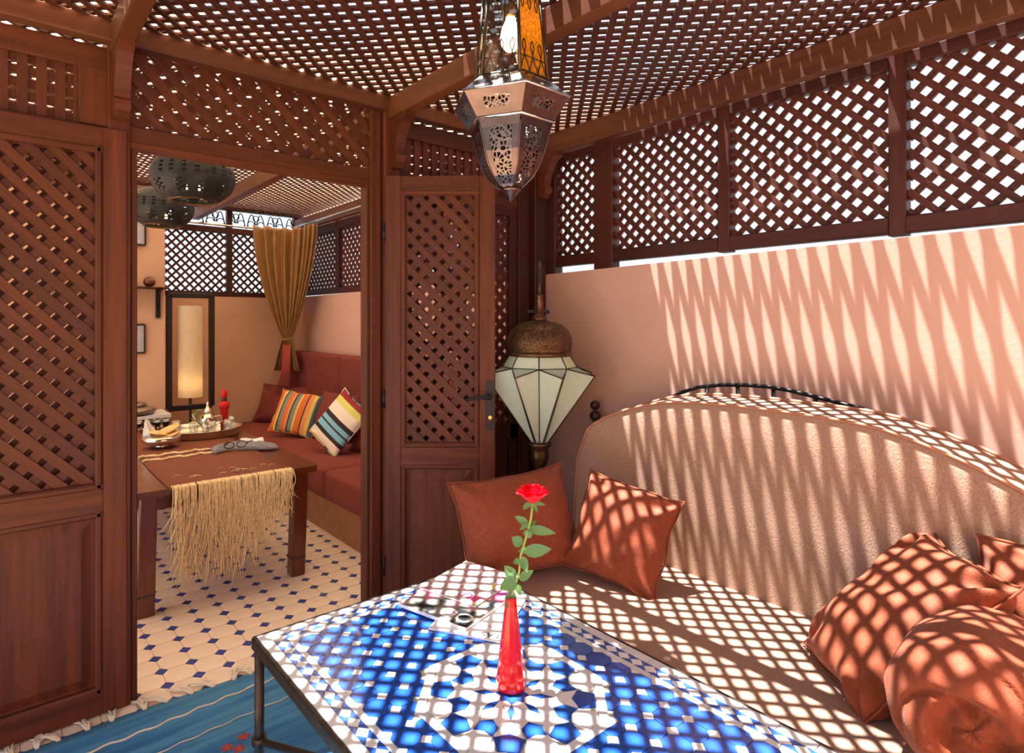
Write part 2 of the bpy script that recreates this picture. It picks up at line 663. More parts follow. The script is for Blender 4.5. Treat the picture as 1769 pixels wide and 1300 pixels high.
# ---- low pink wall beside the bench, with the gap under the screens
tag(MB().prism([(WU, -1.6, -0.01), (WU, 6.3, -0.01), (WU, 6.3, 1.68), (WU, 2.5, 1.698), (WU, 0.4, 1.726), (WU, -1.6, 1.74)], (0.16, 0, 0)).build('wall_right', 'plaster', fixn=True), kind='structure')
# ---- unseen wall added behind the viewer to block sky light and its reflections
tag(MB().box((-3.2, -1.75, -0.01), (WU + 0.16, -1.6, 3.1)).build('wall_front_added', 'plaster'), kind='structure')
# ---- inner room walls
tag(MB().box((1.108, 6.15, -0.01), (WU + 0.16, 6.30, 1.665)).build('wall_back', 'plaster_warm'), kind='structure')
wl = MB().box((-1.6, 5.5, -0.01), (1.108, 6.30, 2.55)).build('wall_left', 'plaster_warm')
tag(wl, kind='structure')

# ---- pergola roof: two crossing layers of slats at 45 degrees to the walls
ceil_main = thing('ceiling', (0.8, 1.0, ZR), kind='structure')
RP, SW, ST = 0.0545, 0.0240, 0.009
lattice(ceil_main, (0, 0, ZR + ST), X, Y, -Z, (-1.0, 2.60, -0.6, 2.50), RP, SW, ST, 'wood_roof', ('lower_slat', 'upper_slat'), (0.006, 0.01), dirs=(1, -1))
ceil_in = MB()
for layer, sg in enumerate((1, -1)):
    d = (math.cos(PI / 4), math.sin(PI / 4) * sg)
    n2 = (-d[1], d[0])
    for k in range(-140, 140):
        q = (n2[0] * k * RP, n2[1] * k * RP)
        r = clip_line(q, d, -1.6, 2.60, 2.56, 6.2)
        if r:
            a = V3((q[0] + d[0] * r[0], q[1] + d[1] * r[0], ZR + 0.04 + layer * 0.007))
            b = V3((q[0] + d[0] * r[1], q[1] + d[1] * r[1], ZR + 0.04 + layer * 0.007))
            s = V3((n2[0], n2[1], 0)) * 0.009
            ceil_in.prism([a - s, a + s, b + s, b - s], (0, 0, 0.007))
o = ceil_in.build('ceiling_lattice', 'wood_roof', fixn=True)
tag(o, 'fine diagonal roof lattice over the inner room', 'ceiling', kind='structure')
# canvas laid over the inner room's roof and lapping over the corner of the pergola
cv = MB()
cv.box((-1.7, 2.56, ZR + 0.085), (2.8, 6.4, ZR + 0.088))
cv.box((1.20, 1.925, ZR + 0.050), (2.8, 2.56, ZR + 0.053))
cv.box((-1.7, 2.27, ZR + 0.050), (1.20, 2.56, ZR + 0.053))
tag(cv.build('ceiling_canvas', 'canvas'), 'tan canvas sheet laid over the roof slats', 'canvas', kind='structure')

# ---- roof beams
tag(bar('trim_1', (1.51, -0.6, 2.45), (1.51, 6.15, 2.45), 0.062, 0.10, Z, 'wood_beam'), kind='structure')
tag(bar('trim_2', (0.355, -0.6, 2.45), (0.355, 5.5, 2.45), 0.062, 0.10, Z, 'wood_beam'), kind='structure')
tag(bar('trim_3', (WU - 0.035, -0.9, 2.44), (WU - 0.035, 6.15, 2.44), 0.05, 0.12, Z, 'wood_beam'), kind='structure')
tag(bar('trim_4', (-1.0, PV + 0.01, 2.47), (0.324, PV + 0.01, 2.47), 0.06, 0.075, Z, 'wood_beam'), kind='structure')
tag(bar('trim_5', (0.386, PV + 0.01, 2.47), (1.479, PV + 0.01, 2.47), 0.06, 0.075, Z, 'wood_beam'), kind='structure')
tag(bar('trim_6', (1.541, PV + 0.01, 2.47), (WU - 0.06, PV + 0.01, 2.47), 0.06, 0.075, Z, 'wood_beam'), kind='structure')
tag(bar('trim_7', (1.11, 6.11, 2.56), (WU, 6.11, 2.56), 0.06, 0.09, Z, 'wood_dark'), kind='structure')
tag(bar('trim_8', (-1.6, 5.46, 2.56), (1.1, 5.46, 2.56), 0.06, 0.06, Z, 'wood_dark'), kind='structure')


def corbel(name, c, d, parent, mat='wood'):
    """scrolled bracket: profile in the plane of d and Z, hung under a beam"""
    d = V3(d)
    side = d.cross(Z).normalized()
    prof = [(0, 0), (0.155, 0), (0.155, -0.02), (0.125, -0.035), (0.095, -0.07), (0.075, -0.11), (0.062, -0.15), (0.058, -0.175), (0.07, -0.185), (0.074, -0.205), (0.06, -0.22), (0.05, -0.225), (0.05, -0.245), (0, -0.245)]
    mb = MB().prism([V3(c) + d * a + Z * b - side * 0.026 for a, b in prof], side * 0.052)
    return mb.build(name, mat, parent, fixn=True)


# ---- timber partition between the two spaces
part = thing('wall_partition', (0.9, PV + 0.05, 0.0), kind='structure')
pc = PV + 0.045
bar('post', (0.355, pc, 0), (0.355, pc, 2.43), 0.075, 0.07, Y, 'wood', part)
bar('post', (1.425, pc, 0), (1.425, pc, 2.43), 0.055, 0.07, Y, 'wood', part)
bar('post', (1.505, pc - 0.01, 0), (1.505, pc - 0.01, 2.43), 0.085, 0.085, Y, 'wood', part)
bar('post', (2.40, pc, 0), (2.40, pc, 2.43), 0.085, 0.07, Y, 'wood_dark', part)
bar('post', (2.50, pc - 0.02, 0), (2.50, pc - 0.02, 2.43), 0.09, 0.10, Y, 'wood_dark', part)
bar('post', (-0.95, pc, 0), (-0.95, pc, 2.43), 0.08, 0.07, Y, 'wood', part)
bar('lintel', (0.39, pc, 2.118), (1.40, pc, 2.118), 0.06, 0.055, Y, 'wood', part)
bar('lintel_moulding', (0.39, pc - 0.005, 2.076), (1.40, pc - 0.005, 2.076), 0.03, 0.045, Y, 'wood', part)
for x in (0.405, 1.392):
    bar('jamb', (x, pc + 0.01, 0), (x, pc + 0.01, 2.065), 0.022, 0.06, Y, 'wood', part)
corbel('corbel', (0.355, PV + 0.006, 2.40), -Y, part)
corbel('corbel', (1.51, PV - 0.008, 2.40), -Y, part)
corbel('corbel', (2.50, PV - 0.02, 2.38), -Y, part, 'wood')
# transom lattice over the opening
lattice(part, (0, pc, 0), X, Z, -Y, (0.39, 1.40, 2.145, 2.435), 0.0585, 0.037, 0.009, 'wood_slat', ('transom_slat', 'transom_slat'), (0.01, 0.0))
# side transoms: upright slats before level ones
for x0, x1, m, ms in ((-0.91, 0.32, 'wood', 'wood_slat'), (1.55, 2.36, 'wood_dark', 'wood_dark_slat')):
    bar('transom_rail', (x0, pc, 2.375), (x1, pc, 2.375), 0.085, 0.05, Y, m, part)
    bar('transom_rail', (x0, pc, 2.10), (x1, pc, 2.10), 0.06, 0.05, Y, m, part)
    for xx in (x0 + 0.025, x1 - 0.045):
        bar('transom_stile', (xx, pc - 0.002, 2.13), (xx, pc - 0.002, 2.335), 0.05 if xx < x0 + 0.1 else 0.09, 0.05, Y, m, part)
    n = int((x1 - x0 - 0.14) / 0.0535)
    for k in range(n + 1):
        xx = x0 + 0.05 + 0.0535 * k + 0.02
        slat('transom_slat', (xx, pc - 0.006, 2.13), (xx, pc - 0.006, 2.335), 0.031, 0.012, -Y, ms, part)
    for k in range(5):
        zz = 2.15 + 0.044 * k
        slat('transom_slat', (x0 + 0.02, pc + 0.008, zz), (x1 - 0.02, pc + 0.008, zz), 0.031, 0.012, -Y, ms, part)
# fixed side panels
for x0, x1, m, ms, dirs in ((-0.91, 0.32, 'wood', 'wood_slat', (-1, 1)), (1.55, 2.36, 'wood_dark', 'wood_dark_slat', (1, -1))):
    for zz, ww in ((2.055, 0.07), (0.79, 0.09), (0.06, 0.12)):
        bar('panel_rail', (x0, pc, zz), (x1, pc, zz), ww, 0.045, Y, m, part)
    for xx in (x0 + 0.045, x1 - 0.03):
        bar('panel_stile', (xx, pc, 0.12), (xx, pc, 2.02), 0.06, 0.045, Y, m, part)
    lattice(part, (0, pc, 0), X, Z, -Y, (x0 + 0.07, x1 - 0.05, 0.83, 2.025), 0.0545, 0.031, 0.007, ms, ('panel_slat', 'panel_slat'), (0.01, 0.02), dirs=dirs)
    MB().box((x0 + 0.05, pc - 0.008, 0.11), (x1 - 0.05, pc + 0.008, 0.76)).build('panel_board', m, part)


# ---- door leaves
def leaf(name, Mw, width, handle):
    """door leaf in its own frame: x from the hinge, y away from the seen face, z up"""
    root = thing(name, Mw.translation, kind='structure')
    ex, ey = V3(Mw.col[0][:3]), V3(Mw.col[1][:3])
    o = V3(Mw.translation)

    def L(x, y, z):
        return o + ex * x + ey * y + Z * z
    H, T = 2.118, 0.04
    sw = 0.078
    for x in (sw / 2, width - sw / 2):
        bar('stile', L(x, T / 2, 0.008), L(x, T / 2, H), sw, T, ey, 'wood', root, 0.003)
    for zz, ww in ((H - 0.038, 0.076), (0.776, 0.085), (0.048, 0.08)):
        bar('rail', L(sw, T / 2, zz), L(width - sw, T / 2, zz), ww, T, ey, 'wood', root, 0.002)
    # moulding round the lattice and round the panel
    a0, a1 = sw + 0.011, width - sw - 0.011
    for z0, z1, y in ((0.828, 2.036, 0.0), (0.092, 0.725, 0.004)):
        bar('moulding', L(sw, y + 0.004, z0), L(width - sw, y + 0.004, z0), 0.024, 0.022, ey, 'wood', root, 0.007)
        bar('moulding', L(sw, y + 0.004, z1), L(width - sw, y + 0.004, z1), 0.024, 0.022, ey, 'wood', root, 0.007)
        for x in (a0, a1):
            bar('moulding', L(x, y + 0.004, z0 - 0.012), L(x, y + 0.004, z1 + 0.012), 0.024, 0.022, ey, 'wood', root, 0.007)
    lattice(root, L(0, 0.016, 0), ex, Z, -ey, (sw + 0.004, width - sw - 0.004, 0.824, 2.04), 0.0545, 0.0315, 0.007, 'wood_slat', phase=(0.012, 0.004))
    # raised panel
    x0, x1, z0, z1 = sw + 0.02, width - sw - 0.02, 0.10, 0.715
    mb = MB()
    ring = []
    for ins, y in ((0.0, 0.022), (0.012, 0.022), (0.045, 0.012), (0.048, 0.012)):
        ring.append([L(x0 + ins, y, z0 + ins), L(x1 - ins, y, z0 + ins), L(x1 - ins, y, z1 - ins), L(x0 + ins, y, z1 - ins)])
    vs = [p for r in ring for p in r]
    fs = []
    for k in range(3):
        for i in range(4):
            fs.append((k * 4 + i, k * 4 + (i + 1) % 4, k * 4 + 4 + (i + 1) % 4, k * 4 + 4 + i))
    fs.append((12, 13, 14, 15))
    mb.add(vs, fs)
    mb.build('raised_panel', 'wood', root, axes=(Z, ex, ey) if False else (Z, ex.copy(), Z.cross(ex)), fixn=False)
    MB().prism([L(x0, 0.024, z0), L(x1, 0.024, z0), L(x1, 0.024, z1), L(x0, 0.024, z1)], ey * 0.006).build('panel_back', 'wood', root)
    for zz in (0.25, 1.05, 1.85):
        MB().tube([L(-0.004, 0.0, zz - 0.045), L(-0.004, 0.0, zz + 0.045)], 0.007, 8).build('hinge', 'black_iron', root)
    if handle:
        pts = []
        for k in range(16):
            w = 2 * PI * k / 16
            cx_, cz_ = math.cos(w), math.sin(w)
            pts.append(L(0.504 - 0.0 + 0.02 * cx_, -0.010, 1.018 + (0.098 if cz_ > 0 else -0.098) + 0.02 * cz_))
        plate = MB().prism(pts, ey * 0.012).build('lock_plate', 'black_iron', root, fixn=True)
        tag(plate, 'black iron lock plate')
        hd = MB().tube([L(0.504, -0.008, 1.062), L(0.504, -0.05, 1.062), L(0.492, -0.058, 1.062), L(0.455, -0.058, 1.064), L(0.42, -0.056, 1.058), L(0.398, -0.052, 1.052), L(0.39, -0.046, 1.056)], [0.011, 0.010, 0.010, 0.008, 0.007, 0.006, 0.005], 8).build('lever_handle', 'black_iron', plate)
        tag(hd, 'curved black lever handle')
        k = MB().tube([L(0.504, -0.014, 0.962), L(0.504, -0.006, 0.962)], 0.009, 10)
        k.box(*[tuple(min(a, b) for a, b in zip(L(0.500, -0.014, 0.94), L(0.508, -0.006, 0.96))), tuple(max(a, b) for a, b in zip(L(0.500, -0.014, 0.94), L(0.508, -0.006, 0.96)))])
        tag(k.build('lock_cylinder', 'gold', plate), 'brass lock cylinder')
    return root


leaf('door_1', frame_matrix(-X, Y, Z, (0.378, PV - 0.0, 0)) if False else frame_matrix(X, Y, Z, (0.378 - 0.53, PV, 0)), 0.53, False)
hd_ = V3((0.785, -0.62, 0)).normalized()
leaf('door_2', frame_matrix(hd_, Z.cross(hd_), Z, (1.46, PV - 0.012, 0)), 0.53, True)


# ---- screens of crossed slats above the pink wall
def screen(n, v0, v1, posts):
    w = thing('window_%d' % n, (WU + 0.06, (v0 + v1) / 2, 1.735), kind='structure')
    ph = (v0 * 0.7071) % 0.0516
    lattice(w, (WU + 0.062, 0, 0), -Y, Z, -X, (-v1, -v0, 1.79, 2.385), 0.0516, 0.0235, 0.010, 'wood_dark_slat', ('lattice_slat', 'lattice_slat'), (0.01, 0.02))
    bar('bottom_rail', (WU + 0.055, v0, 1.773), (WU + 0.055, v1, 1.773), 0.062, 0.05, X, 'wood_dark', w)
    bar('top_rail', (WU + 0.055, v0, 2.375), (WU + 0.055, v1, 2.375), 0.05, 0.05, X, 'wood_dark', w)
    return w


SCR = [(2.155, 2.50), (1.437, 2.03), (0.771, 1.380), (0.105, 0.715), (-0.56, 0.05)]
for n, (a, b) in enumerate(SCR):
    w = screen(n + 1, a, b, None)
    pw, pz = (0.125, 1.70) if n == 0 else (0.056, 1.735)
    pv = (a - pw / 2)
    bar('post', (WU + 0.06, pv, pz), (WU + 0.06, pv, 2.40), pw, 0.07 if n == 0 else 0.06, X, 'wood_dark', w)

w = bpy.data.objects['window_1']
bar('post', (WU + 0.06, 2.49, 1.69), (WU + 0.06, 2.49, 2.40), 0.09, 0.07, X, 'wood_dark', w)

# ---- inner room screens (far: joined slats)


def far_lattice(mb, O, ex, nrm, rect, pitch, w, t):
    O, ex, nrm = V3(O), V3(ex), V3(nrm)
    for layer, sg in enumerate((1, -1)):
        d = (math.cos(PI / 4), math.sin(PI / 4) * sg)
        n2 = (-d[1], d[0])
        offs = [x * n2[0] + z * n2[1] for x in rect[:2] for z in rect[2:]]
        for k in range(math.floor(min(offs) / pitch), math.ceil(max(offs) / pitch) + 1):
            q = (n2[0] * k * pitch, n2[1] * k * pitch)
            r = clip_line(q, d, *rect)
            if r:
                a, b = [O + ex * (q[0] + d[0] * s) + Z * (q[1] + d[1] * s) + nrm * (t * layer) for s in r]
                s = (ex * n2[0] + Z * n2[1]) * (w / 2)
                mb.prism([a - s, a + s, b + s, b - s], nrm * t)


w6 = thing('window_6', (1.8, 6.2, 1.665), kind='structure')
for x0, x1 in ((1.13, 1.80), (1.86, 2.50)):
    mb = MB()
    far_lattice(mb, (0, 6.19, 0), X, Y, (x0, x1, 1.71, 2.30), 0.056, 0.02, 0.01)
    tag(mb.build('lattice_panel', 'wood_dark_slat', w6, fixn=True), kind='stuff')
bar('bottom_rail', (1.108, 6.19, 1.69), (WU, 6.19, 1.69), 0.05, 0.05, Y, 'wood_dark', w6)
bar('middle_rail', (1.108, 6.19, 2.325), (WU, 6.19, 2.325), 0.06, 0.05, Y, 'wood_dark', w6)
for xx in (1.12, 1.83, 2.52):
    bar('post', (xx, 6.19, 1.665), (xx, 6.19, 2.53), 0.055, 0.055, Y, 'wood_dark', w6)
fz = MB()
for k in range(7):
    cxx = 1.20 + 0.2 * k
    for sgn in (-1, 1):
        fz.tube([(cxx + sgn * (0.005 + 0.09 * t), 6.19, 2.365 + 0.15 * math.sin(PI * t * 0.9)) for t in [i / 8 for i in range(9)]], 0.006, 5)
        fz.tube([(cxx + sgn * (0.05 + 0.035 * math.cos(a)), 6.19, 2.41 + 0.035 * math.sin(a)) for a in [i * 0.55 for i in range(10)]], 0.005, 5)
    fz.tube([(cxx + 0.1 + 0.03 * math.cos(a), 6.19, 2.475 + 0.03 * math.sin(a)) for a in [i * PI / 6 for i in range(12)]], 0.005, 5, closed=True)
fz.build('scroll_frieze', 'black_iron', w6)
w7 = thing('window_7', (WU + 0.06, 4.4, 1.70), kind='structure')
for y0, y1 in ((2.60, 3.30), (3.36, 4.00), (4.06, 4.68), (4.74, 5.30), (5.36, 6.10)):
    mb = MB()
    far_lattice(mb, (WU + 0.06, 0, 0), Y, X, (y0, y1, 1.74, 2.33), 0.056, 0.025, 0.012)
    tag(mb.build('lattice_panel', 'wood_dark_slat', w7, fixn=True), kind='stuff')
    bar('post', (WU + 0.06, y1 + 0.03, 1.70), (WU + 0.06, y1 + 0.03, 2.42), 0.06, 0.06, X, 'wood_dark', w7)
bar('bottom_rail', (WU + 0.06, 2.56, 1.72), (WU + 0.06, 6.15, 1.72), 0.05, 0.05, X, 'wood_dark', w7)
bar('top_rail', (WU + 0.06, 2.56, 2.36), (WU + 0.06, 6.15, 2.36), 0.08, 0.05, X, 'wood_dark', w7)

# ================================================================== FURNITURE, OUTER SPACE
def axes_from(n, up):
    n = V3(n).normalized()
    y = (V3(up) - n * n.dot(V3(up))).normalized()
    return y.cross(n), y, n


def pillow_mesh(w, h, t, seed, n=30, wr=1.0, ears=1.0):
    """stuffed cushion about the origin: x wide, y high, z thick, pulled-out corners, creases"""
    vs, fs = [], []
    idx = {}

    def pt(i, j, s):
        u, v = -1 + 2 * i / n, -1 + 2 * j / n
        bx = 1 - 0.085 * ears * (1 - v * v) ** 0.8 * abs(u) ** 3
        by = 1 - 0.085 * ears * (1 - u * u) ** 0.8 * abs(v) ** 3
        x, y = w / 2 * u * bx, h / 2 * v * by
        e = max(0.0, (1 - u * u)) ** 0.55 * max(0.0, (1 - v * v)) ** 0.55
        z = s * t / 2 * e
        p = V3((x, y, z))
        a = noise.noise(V3((x * 6 + seed, y * 6, s * 3.1 + seed)))
        b = noise.noise(V3((x * 17 + seed, y * 15, s * 2.3)))
        cr = math.exp(-((abs(u) - 1) ** 2 + (abs(v) - 1) ** 2) * 4.0)
        ang = math.atan2(abs(v) - 1.1, abs(u) - 1.1)
        z += s * e * t * 0.10 * a * wr + s * t * 0.05 * b * wr * min(1, e * 3) + s * t * 0.16 * cr * math.sin(ang * 9 + seed) * min(1, e * 4) * wr
        p.z = z
        p.x += 0.012 * noise.noise(V3((y * 9, seed, s))) * wr
        p.y += 0.012 * noise.noise(V3((x * 9, seed + 5, s))) * wr
        return p
    for s in (1, -1):
        for i in range(n + 1):
            for j in range(n + 1):
                edge = i in (0, n) or j in (0, n)
                if edge and s == -1:
                    idx[(i, j, s)] = idx[(i, j, 1)]
                    continue
                p = pt(i, j, s)
                if edge:
                    p.z = 0.0
                idx[(i, j, s)] = len(vs)
                vs.append(p)
        for i in range(n):
            for j in range(n):
                q = (idx[(i, j, s)], idx[(i + 1, j, s)], idx[(i + 1, j + 1, s)], idx[(i, j + 1, s)])
                fs.append(q if s == 1 else q[::-1])
    return vs, fs


def pillow(name, c, n, up, size, mat, seed, label, cat='cushion', group=None, roll=0.0, wr=1.0, parent=None, trim=None):
    ex, ey, ez = axes_from(n, up)
    if roll:
        R = Matrix.Rotation(roll, 3, ez)
        ex, ey = R @ ex, R @ ey
    vs, fs = pillow_mesh(size[0], size[1], size[2], seed, wr=wr)
    me = bpy.data.meshes.new(name)
    me.from_pydata(vs, [], fs)
    me.polygons.foreach_set('use_smooth', [True] * len(fs))
    me.materials.append(M[mat] if isinstance(mat, str) else mat)
    o = bpy.data.objects.new(name, me)
    o.matrix_basis = frame_matrix(ex, ey, ez, c)
    link(o, parent)
    sub = o.modifiers.new('smooth', 'SUBSURF')
    sub.levels = sub.render_levels = 1
    if label:
        tag(o, label, cat, group)
    # stitched seam round the edge
    k = len(vs)
    N = 30
    ring = [(i, 0) for i in range(N)] + [(N, j) for j in range(N)] + [(N - i, N) for i in range(N)] + [(0, N - j) for j in range(N)]
    Mw = frame_matrix(ex, ey, ez, c)
    pts = [Mw @ V3(vs[i * (N + 1) + j]) for i, j in ring]
    MB().tube(pts, 0.0035, 5, closed=True).build('seam', trim or mat, o)
    return o


# ---- bench with an arched back
bench = thing('bench', (1.85, 0.95, 0.0), 'long upholstered bench with arched beige back along the pink wall', 'bench')
SZ = 0.42


def rounded_box(mb, lo, hi, r, n=4):
    """box with rounded vertical section on all edges (superellipse cushion)"""
    c = [(a + b) / 2 for a, b in zip(lo, hi)]
    hx, hy, hz = [(b - a) / 2 for a, b in zip(lo, hi)]
    rings = []
    prof = []
    for k in range(n + 1):
        a = PI / 2 * k / n
        prof.append((-hz + r - r * math.cos(a) if False else -hz + r * (1 - math.sin(a)), r * (1 - math.cos(a))))
    zs = [(-hz + r * (1 - math.cos(PI / 2 * k / n)), r * (1 - math.sin(PI / 2 * k / n))) for k in range(n + 1)]
    zs = zs + [(-z, i) for z, i in reversed(zs)]
    base = len(mb.v)
    m = 0
    for z, ins in zs:
        ring = []
        for sx, sy, a0 in ((1, 1, 0), (-1, 1, 90), (-1, -1, 180), (1, -1, 270)):
            for k in range(n + 1):
                a = math.radians(a0 + 90 * k / n)
                ring.append((c[0] + sx * (hx - r) + (r - ins) * math.cos(a), c[1] + sy * (hy - r) + (r - ins) * math.sin(a), c[2] + z))
        m = len(ring)
        mb.v += [V3(p) for p in ring]
    for i in range(len(zs) - 1):
        for j in range(m):
            mb.f.append((base + i * m + j, base + i * m + (j + 1) % m, base + (i + 1) * m + (j + 1) % m, base + (i + 1) * m + j))
            mb.smooth.append(True)
    mb.f.append(tuple(base + j for j in range(m - 1, -1, -1)))
    mb.f.append(tuple(base + (len(zs) - 1) * m + j for j in range(m)))
    mb.smooth += [False, False]
    return mb


rounded_box(MB(), (1.47, 0.02, 0.25), (2.18, 1.955, SZ), 0.022).build('seat_cushion', 'boucle', bench)
MB().tube([(1.475, 0.04, 0.405), (1.475, 1.93, 0.405)], 0.006, 6).build('seat_piping', 'piping', bench)
arch = [(1.925, 0.42), (1.92, 0.62), (1.905, 0.77), (1.885, 0.833), (1.846, 0.915), (1.80, 0.952), (1.728, 0.989), (1.64, 1.026), (1.54, 1.059), (1.45, 1.08), (1.361, 1.092), (1.28, 1.098), (1.192, 1.101), (1.10, 1.102), (1.011, 1.101),
        (0.91, 1.099), (0.805, 1.095), (0.73, 1.090), (0.662, 1.080), (0.60, 1.064), (0.534, 1.043), (0.475, 1.022), (0.422, 1.0), (0.37, 0.976), (0.333, 0.957), (0.25, 0.90), (0.17, 0.83), (0.11, 0.75), (0.07, 0.62), (0.06, 0.42)]


def back_u(z, off):
    return 2.16 + 0.012 * (z - 0.42) + off


mb = MB()
NB = len(arch)
rows = []
cz0 = 0.42
for off, ins in ((0.006, 0.012), (0.0, 0.03), (-0.004, 0.12), (-0.004, 0.30)):
    rows.append([(back_u(max(0.42, z - ins * (z - 0.42) / 0.67), off), 1.0 + (v - 1.0) * (1 - ins * 0.5), max(0.42, z - ins * (z - 0.42) / 0.67)) for v, z in arch])
front = [(back_u(z, 0.006), v, z) for v, z in arch]
rear = [(back_u(z, 0.0) + 0.185, v, z + 0.016 * (1 if z > 0.5 else 0)) for v, z in arch]
ring_list = [rows[3], rows[2], rows[1], front, rear]
base = 0
for r in ring_list:
    mb.v += [V3(p) for p in r]
for i in range(len(ring_list) - 1):
    for j in range(NB - 1):
        mb.f.append((i * NB + j, i * NB + j + 1, (i + 1) * NB + j + 1, (i + 1) * NB + j))
        mb.smooth.append(i < 2)
mb.f.append(tuple(range(NB)))
mb.smooth.append(False)
mb.f.append(tuple(4 * NB + j for j in range(NB - 1, -1, -1)))
mb.smooth.append(False)
mb.build('back_cushion', 'boucle', bench, fixn=True)
MB().tube([(u - 0.002, v, z + 0.002) for u, v, z in front], 0.006, 6).build('back_piping', 'piping', bench)
MB().tube([(u, v, z + 0.004) for u, v, z in rear], 0.006, 6).build('back_piping', 'piping', bench)
fr = MB()
fr.box((1.50, 0.04, 0.20), (2.44, 1.94, 0.25))
fr.build('seat_frame', 'iron', bench)
for x in (1.53, 2.40):
    for y in (0.08, 1.90):
        MB().tube([(x, y, 0.0), (x, y, 0.22)], 0.016, 8).build('leg', 'iron', bench)
RU = 2.485
rail = [(1.60, 1.068), (1.558, 1.092), (1.47, 1.124), (1.361, 1.143), (1.26, 1.151), (1.161, 1.152), (1.08, 1.145), (1.005, 1.133), (0.863, 1.108), (0.77, 1.09), (0.70, 1.07)]
MB().tube([(RU, v, z) for v, z in rail], 0.0085, 7).build('iron_rail', 'black_iron', bench)
for v, z in ((1.43, 1.132), (1.29, 1.148), (1.14, 1.151), (0.98, 1.13), (0.84, 1.102)):
    MB().tube([(RU, v, 0.25), (RU, v, z)], 0.008, 6).build('iron_upright', 'black_iron', bench)
for v in (2.06, -0.02):
    p = MB().tube([(2.48, v, 0.0), (2.48, v, 0.90)], 0.012, 8).build('iron_post', 'iron', bench)
    fb = MB().ball((2.48, v, 0.922), 0.03, 14, 0.92)
    fb.ball((2.48, v, 0.978), 0.026, 14, 0.95)
    fb.tube([(2.48, v, 0.94), (2.48, v, 0.962)], 0.012, 8)
    fb.build('ball_finial', 'iron', p)
    MB().tube([(2.48, v, 0.24), (2.40, 1.90 if v > 1 else 0.08, 0.24)], 0.010, 6).build('iron_stay', 'iron', bench)

pillow('cushion', (1.645, 1.765, 0.612), (-0.40, -0.80, 0.42), (0.10, 0.25, 0.95), (0.50, 0.40, 0.20), 'rust', 3.1, 'rust velvet cushion in shade at the far end of the bench, behind the rose', group='rust cushions on the bench', roll=0.10)
pillow('cushion', (1.885, 1.44, 0.602), (-0.90, -0.30, 0.36), (0.35, 0.0, 0.93), (0.385, 0.39, 0.18), 'rust', 8.7, 'rust velvet cushion with sun spots, propped upright against the arched back', group='rust cushions on the bench', roll=-0.06)
pillow('cushion', (1.935, 0.55, 0.605), (-0.53, 0.507, 0.69), (0.46, -0.51, 0.73), (0.36, 0.52, 0.21), 'rust', 14.2, 'rust velvet cushion leaning on edge beside the bolster', group='rust cushions on the bench', wr=1.3)
pillow('cushion', (2.035, 0.22, 0.645), (-0.94, 0.12, 0.30), (0.3, 0.0, 0.95), (0.42, 0.42, 0.16), 'rust', 21.5, 'rust velvet cushion tucked behind the round bolster', group='rust cushions on the bench')

# rolled bolster with a twisted end
bo = MB()
bx = V3((1.0, 0.10, 0)).normalized()
by = Z.cross(bx)
bc = V3((1.615, 0.325, SZ + 0.158))


def bol(a, s):
    w = 2 * PI * a
    R0 = 0.158
    if s < 0.5:
        q = s / 0.5
        r = R0 * q ** 0.8
        sp_ = 3 * w + 9.0 * q            # three cloth folds winding into the middle
        rid = abs(math.sin(sp_ / 2)) ** 0.6
        x = -0.045 * (1 - q * q) + 0.03 * math.exp(-((q - 0.22) / 0.12) ** 2) - 0.030 * rid * math.sin(PI * q) ** 0.7
        x += 0.006 * noise.noise(V3((math.cos(w) * 3, math.sin(w) * 3, q * 5)))
        r *= 1 + 0.04 * math.sin(2 * w + 5 * q) * math.sin(PI * q)
    else:
        q = (s - 0.5) / 0.5
        r = R0 * (1 + 0.05 * math.sin(PI * q) - 0.06 * q * q)
        x = 0.30 * q ** 1.3
        fold = math.sin(7 * w + 3 * math.sin(w) + 2 * q) * (1 - q)
        r *= 1 + 0.04 * noise.noise(V3((math.cos(w) * 2, math.sin(w) * 2, q * 3))) + 0.018 * fold
    return bc + bx * x + by * (r * math.cos(w)) + Z * (r * math.sin(w) * 0.98)


bo.grid(bol, 97, 60)
o = bo.build('bolster', 'rust')
tag(o, 'round rust velvet bolster with twisted gathered end at the near end of the bench', 'bolster')

# ---- mosaic table
TZ = 0.50
TX0, TX1, TY0, TY1 = 0.590, 1.412, 0.425, 1.758
table = thing('mosaic_table', (1.0, 1.09, 0.0), 'low iron table with blue and white mosaic tile top on the kilim', 'table')
slab = MB().box((TX0 + 0.006, TY0 + 0.006, TZ - 0.03), (TX1 - 0.006, TY1 - 0.006, TZ - 0.004)).build('table_top', 'grout', table)
for a, b, n in (((TX0, TY0), (TX0, TY1), 'x'), ((TX1, TY0), (TX1, TY1), 'x'), ((TX0, TY0), (TX1, TY0), 'y'), ((TX0, TY1), (TX1, TY1), 'y')):
    bar('iron_edge', (a[0], a[1], TZ - 0.018), (b[0], b[1], TZ - 0.018), 0.014, 0.036, Z, 'iron', table, 0.004)
for x in (TX0 + 0.012, TX1 - 0.012):
    for y in (TY0 + 0.012, TY1 - 0.012):
        lg = MB().tube([(x, y, 0.0), (x, y, TZ - 0.03)], 0.0135, 10).build('leg', 'iron', table)
        MB().tube([(x, y, 0.188), (x, y, 0.212)], 0.021, 10).build('collar', 'iron', lg)
for a, b in (((TX0, TY1), (TX1, TY0)), ((TX1, TY1), (TX0, TY0))):
    MB().tube([(a[0], a[1], 0.20), ((a[0] + b[0]) / 2, (a[1] + b[1]) / 2, 0.205), (b[0], b[1], 0.20)], 0.010, 8).build('stretcher', 'iron', table)
TM = {}


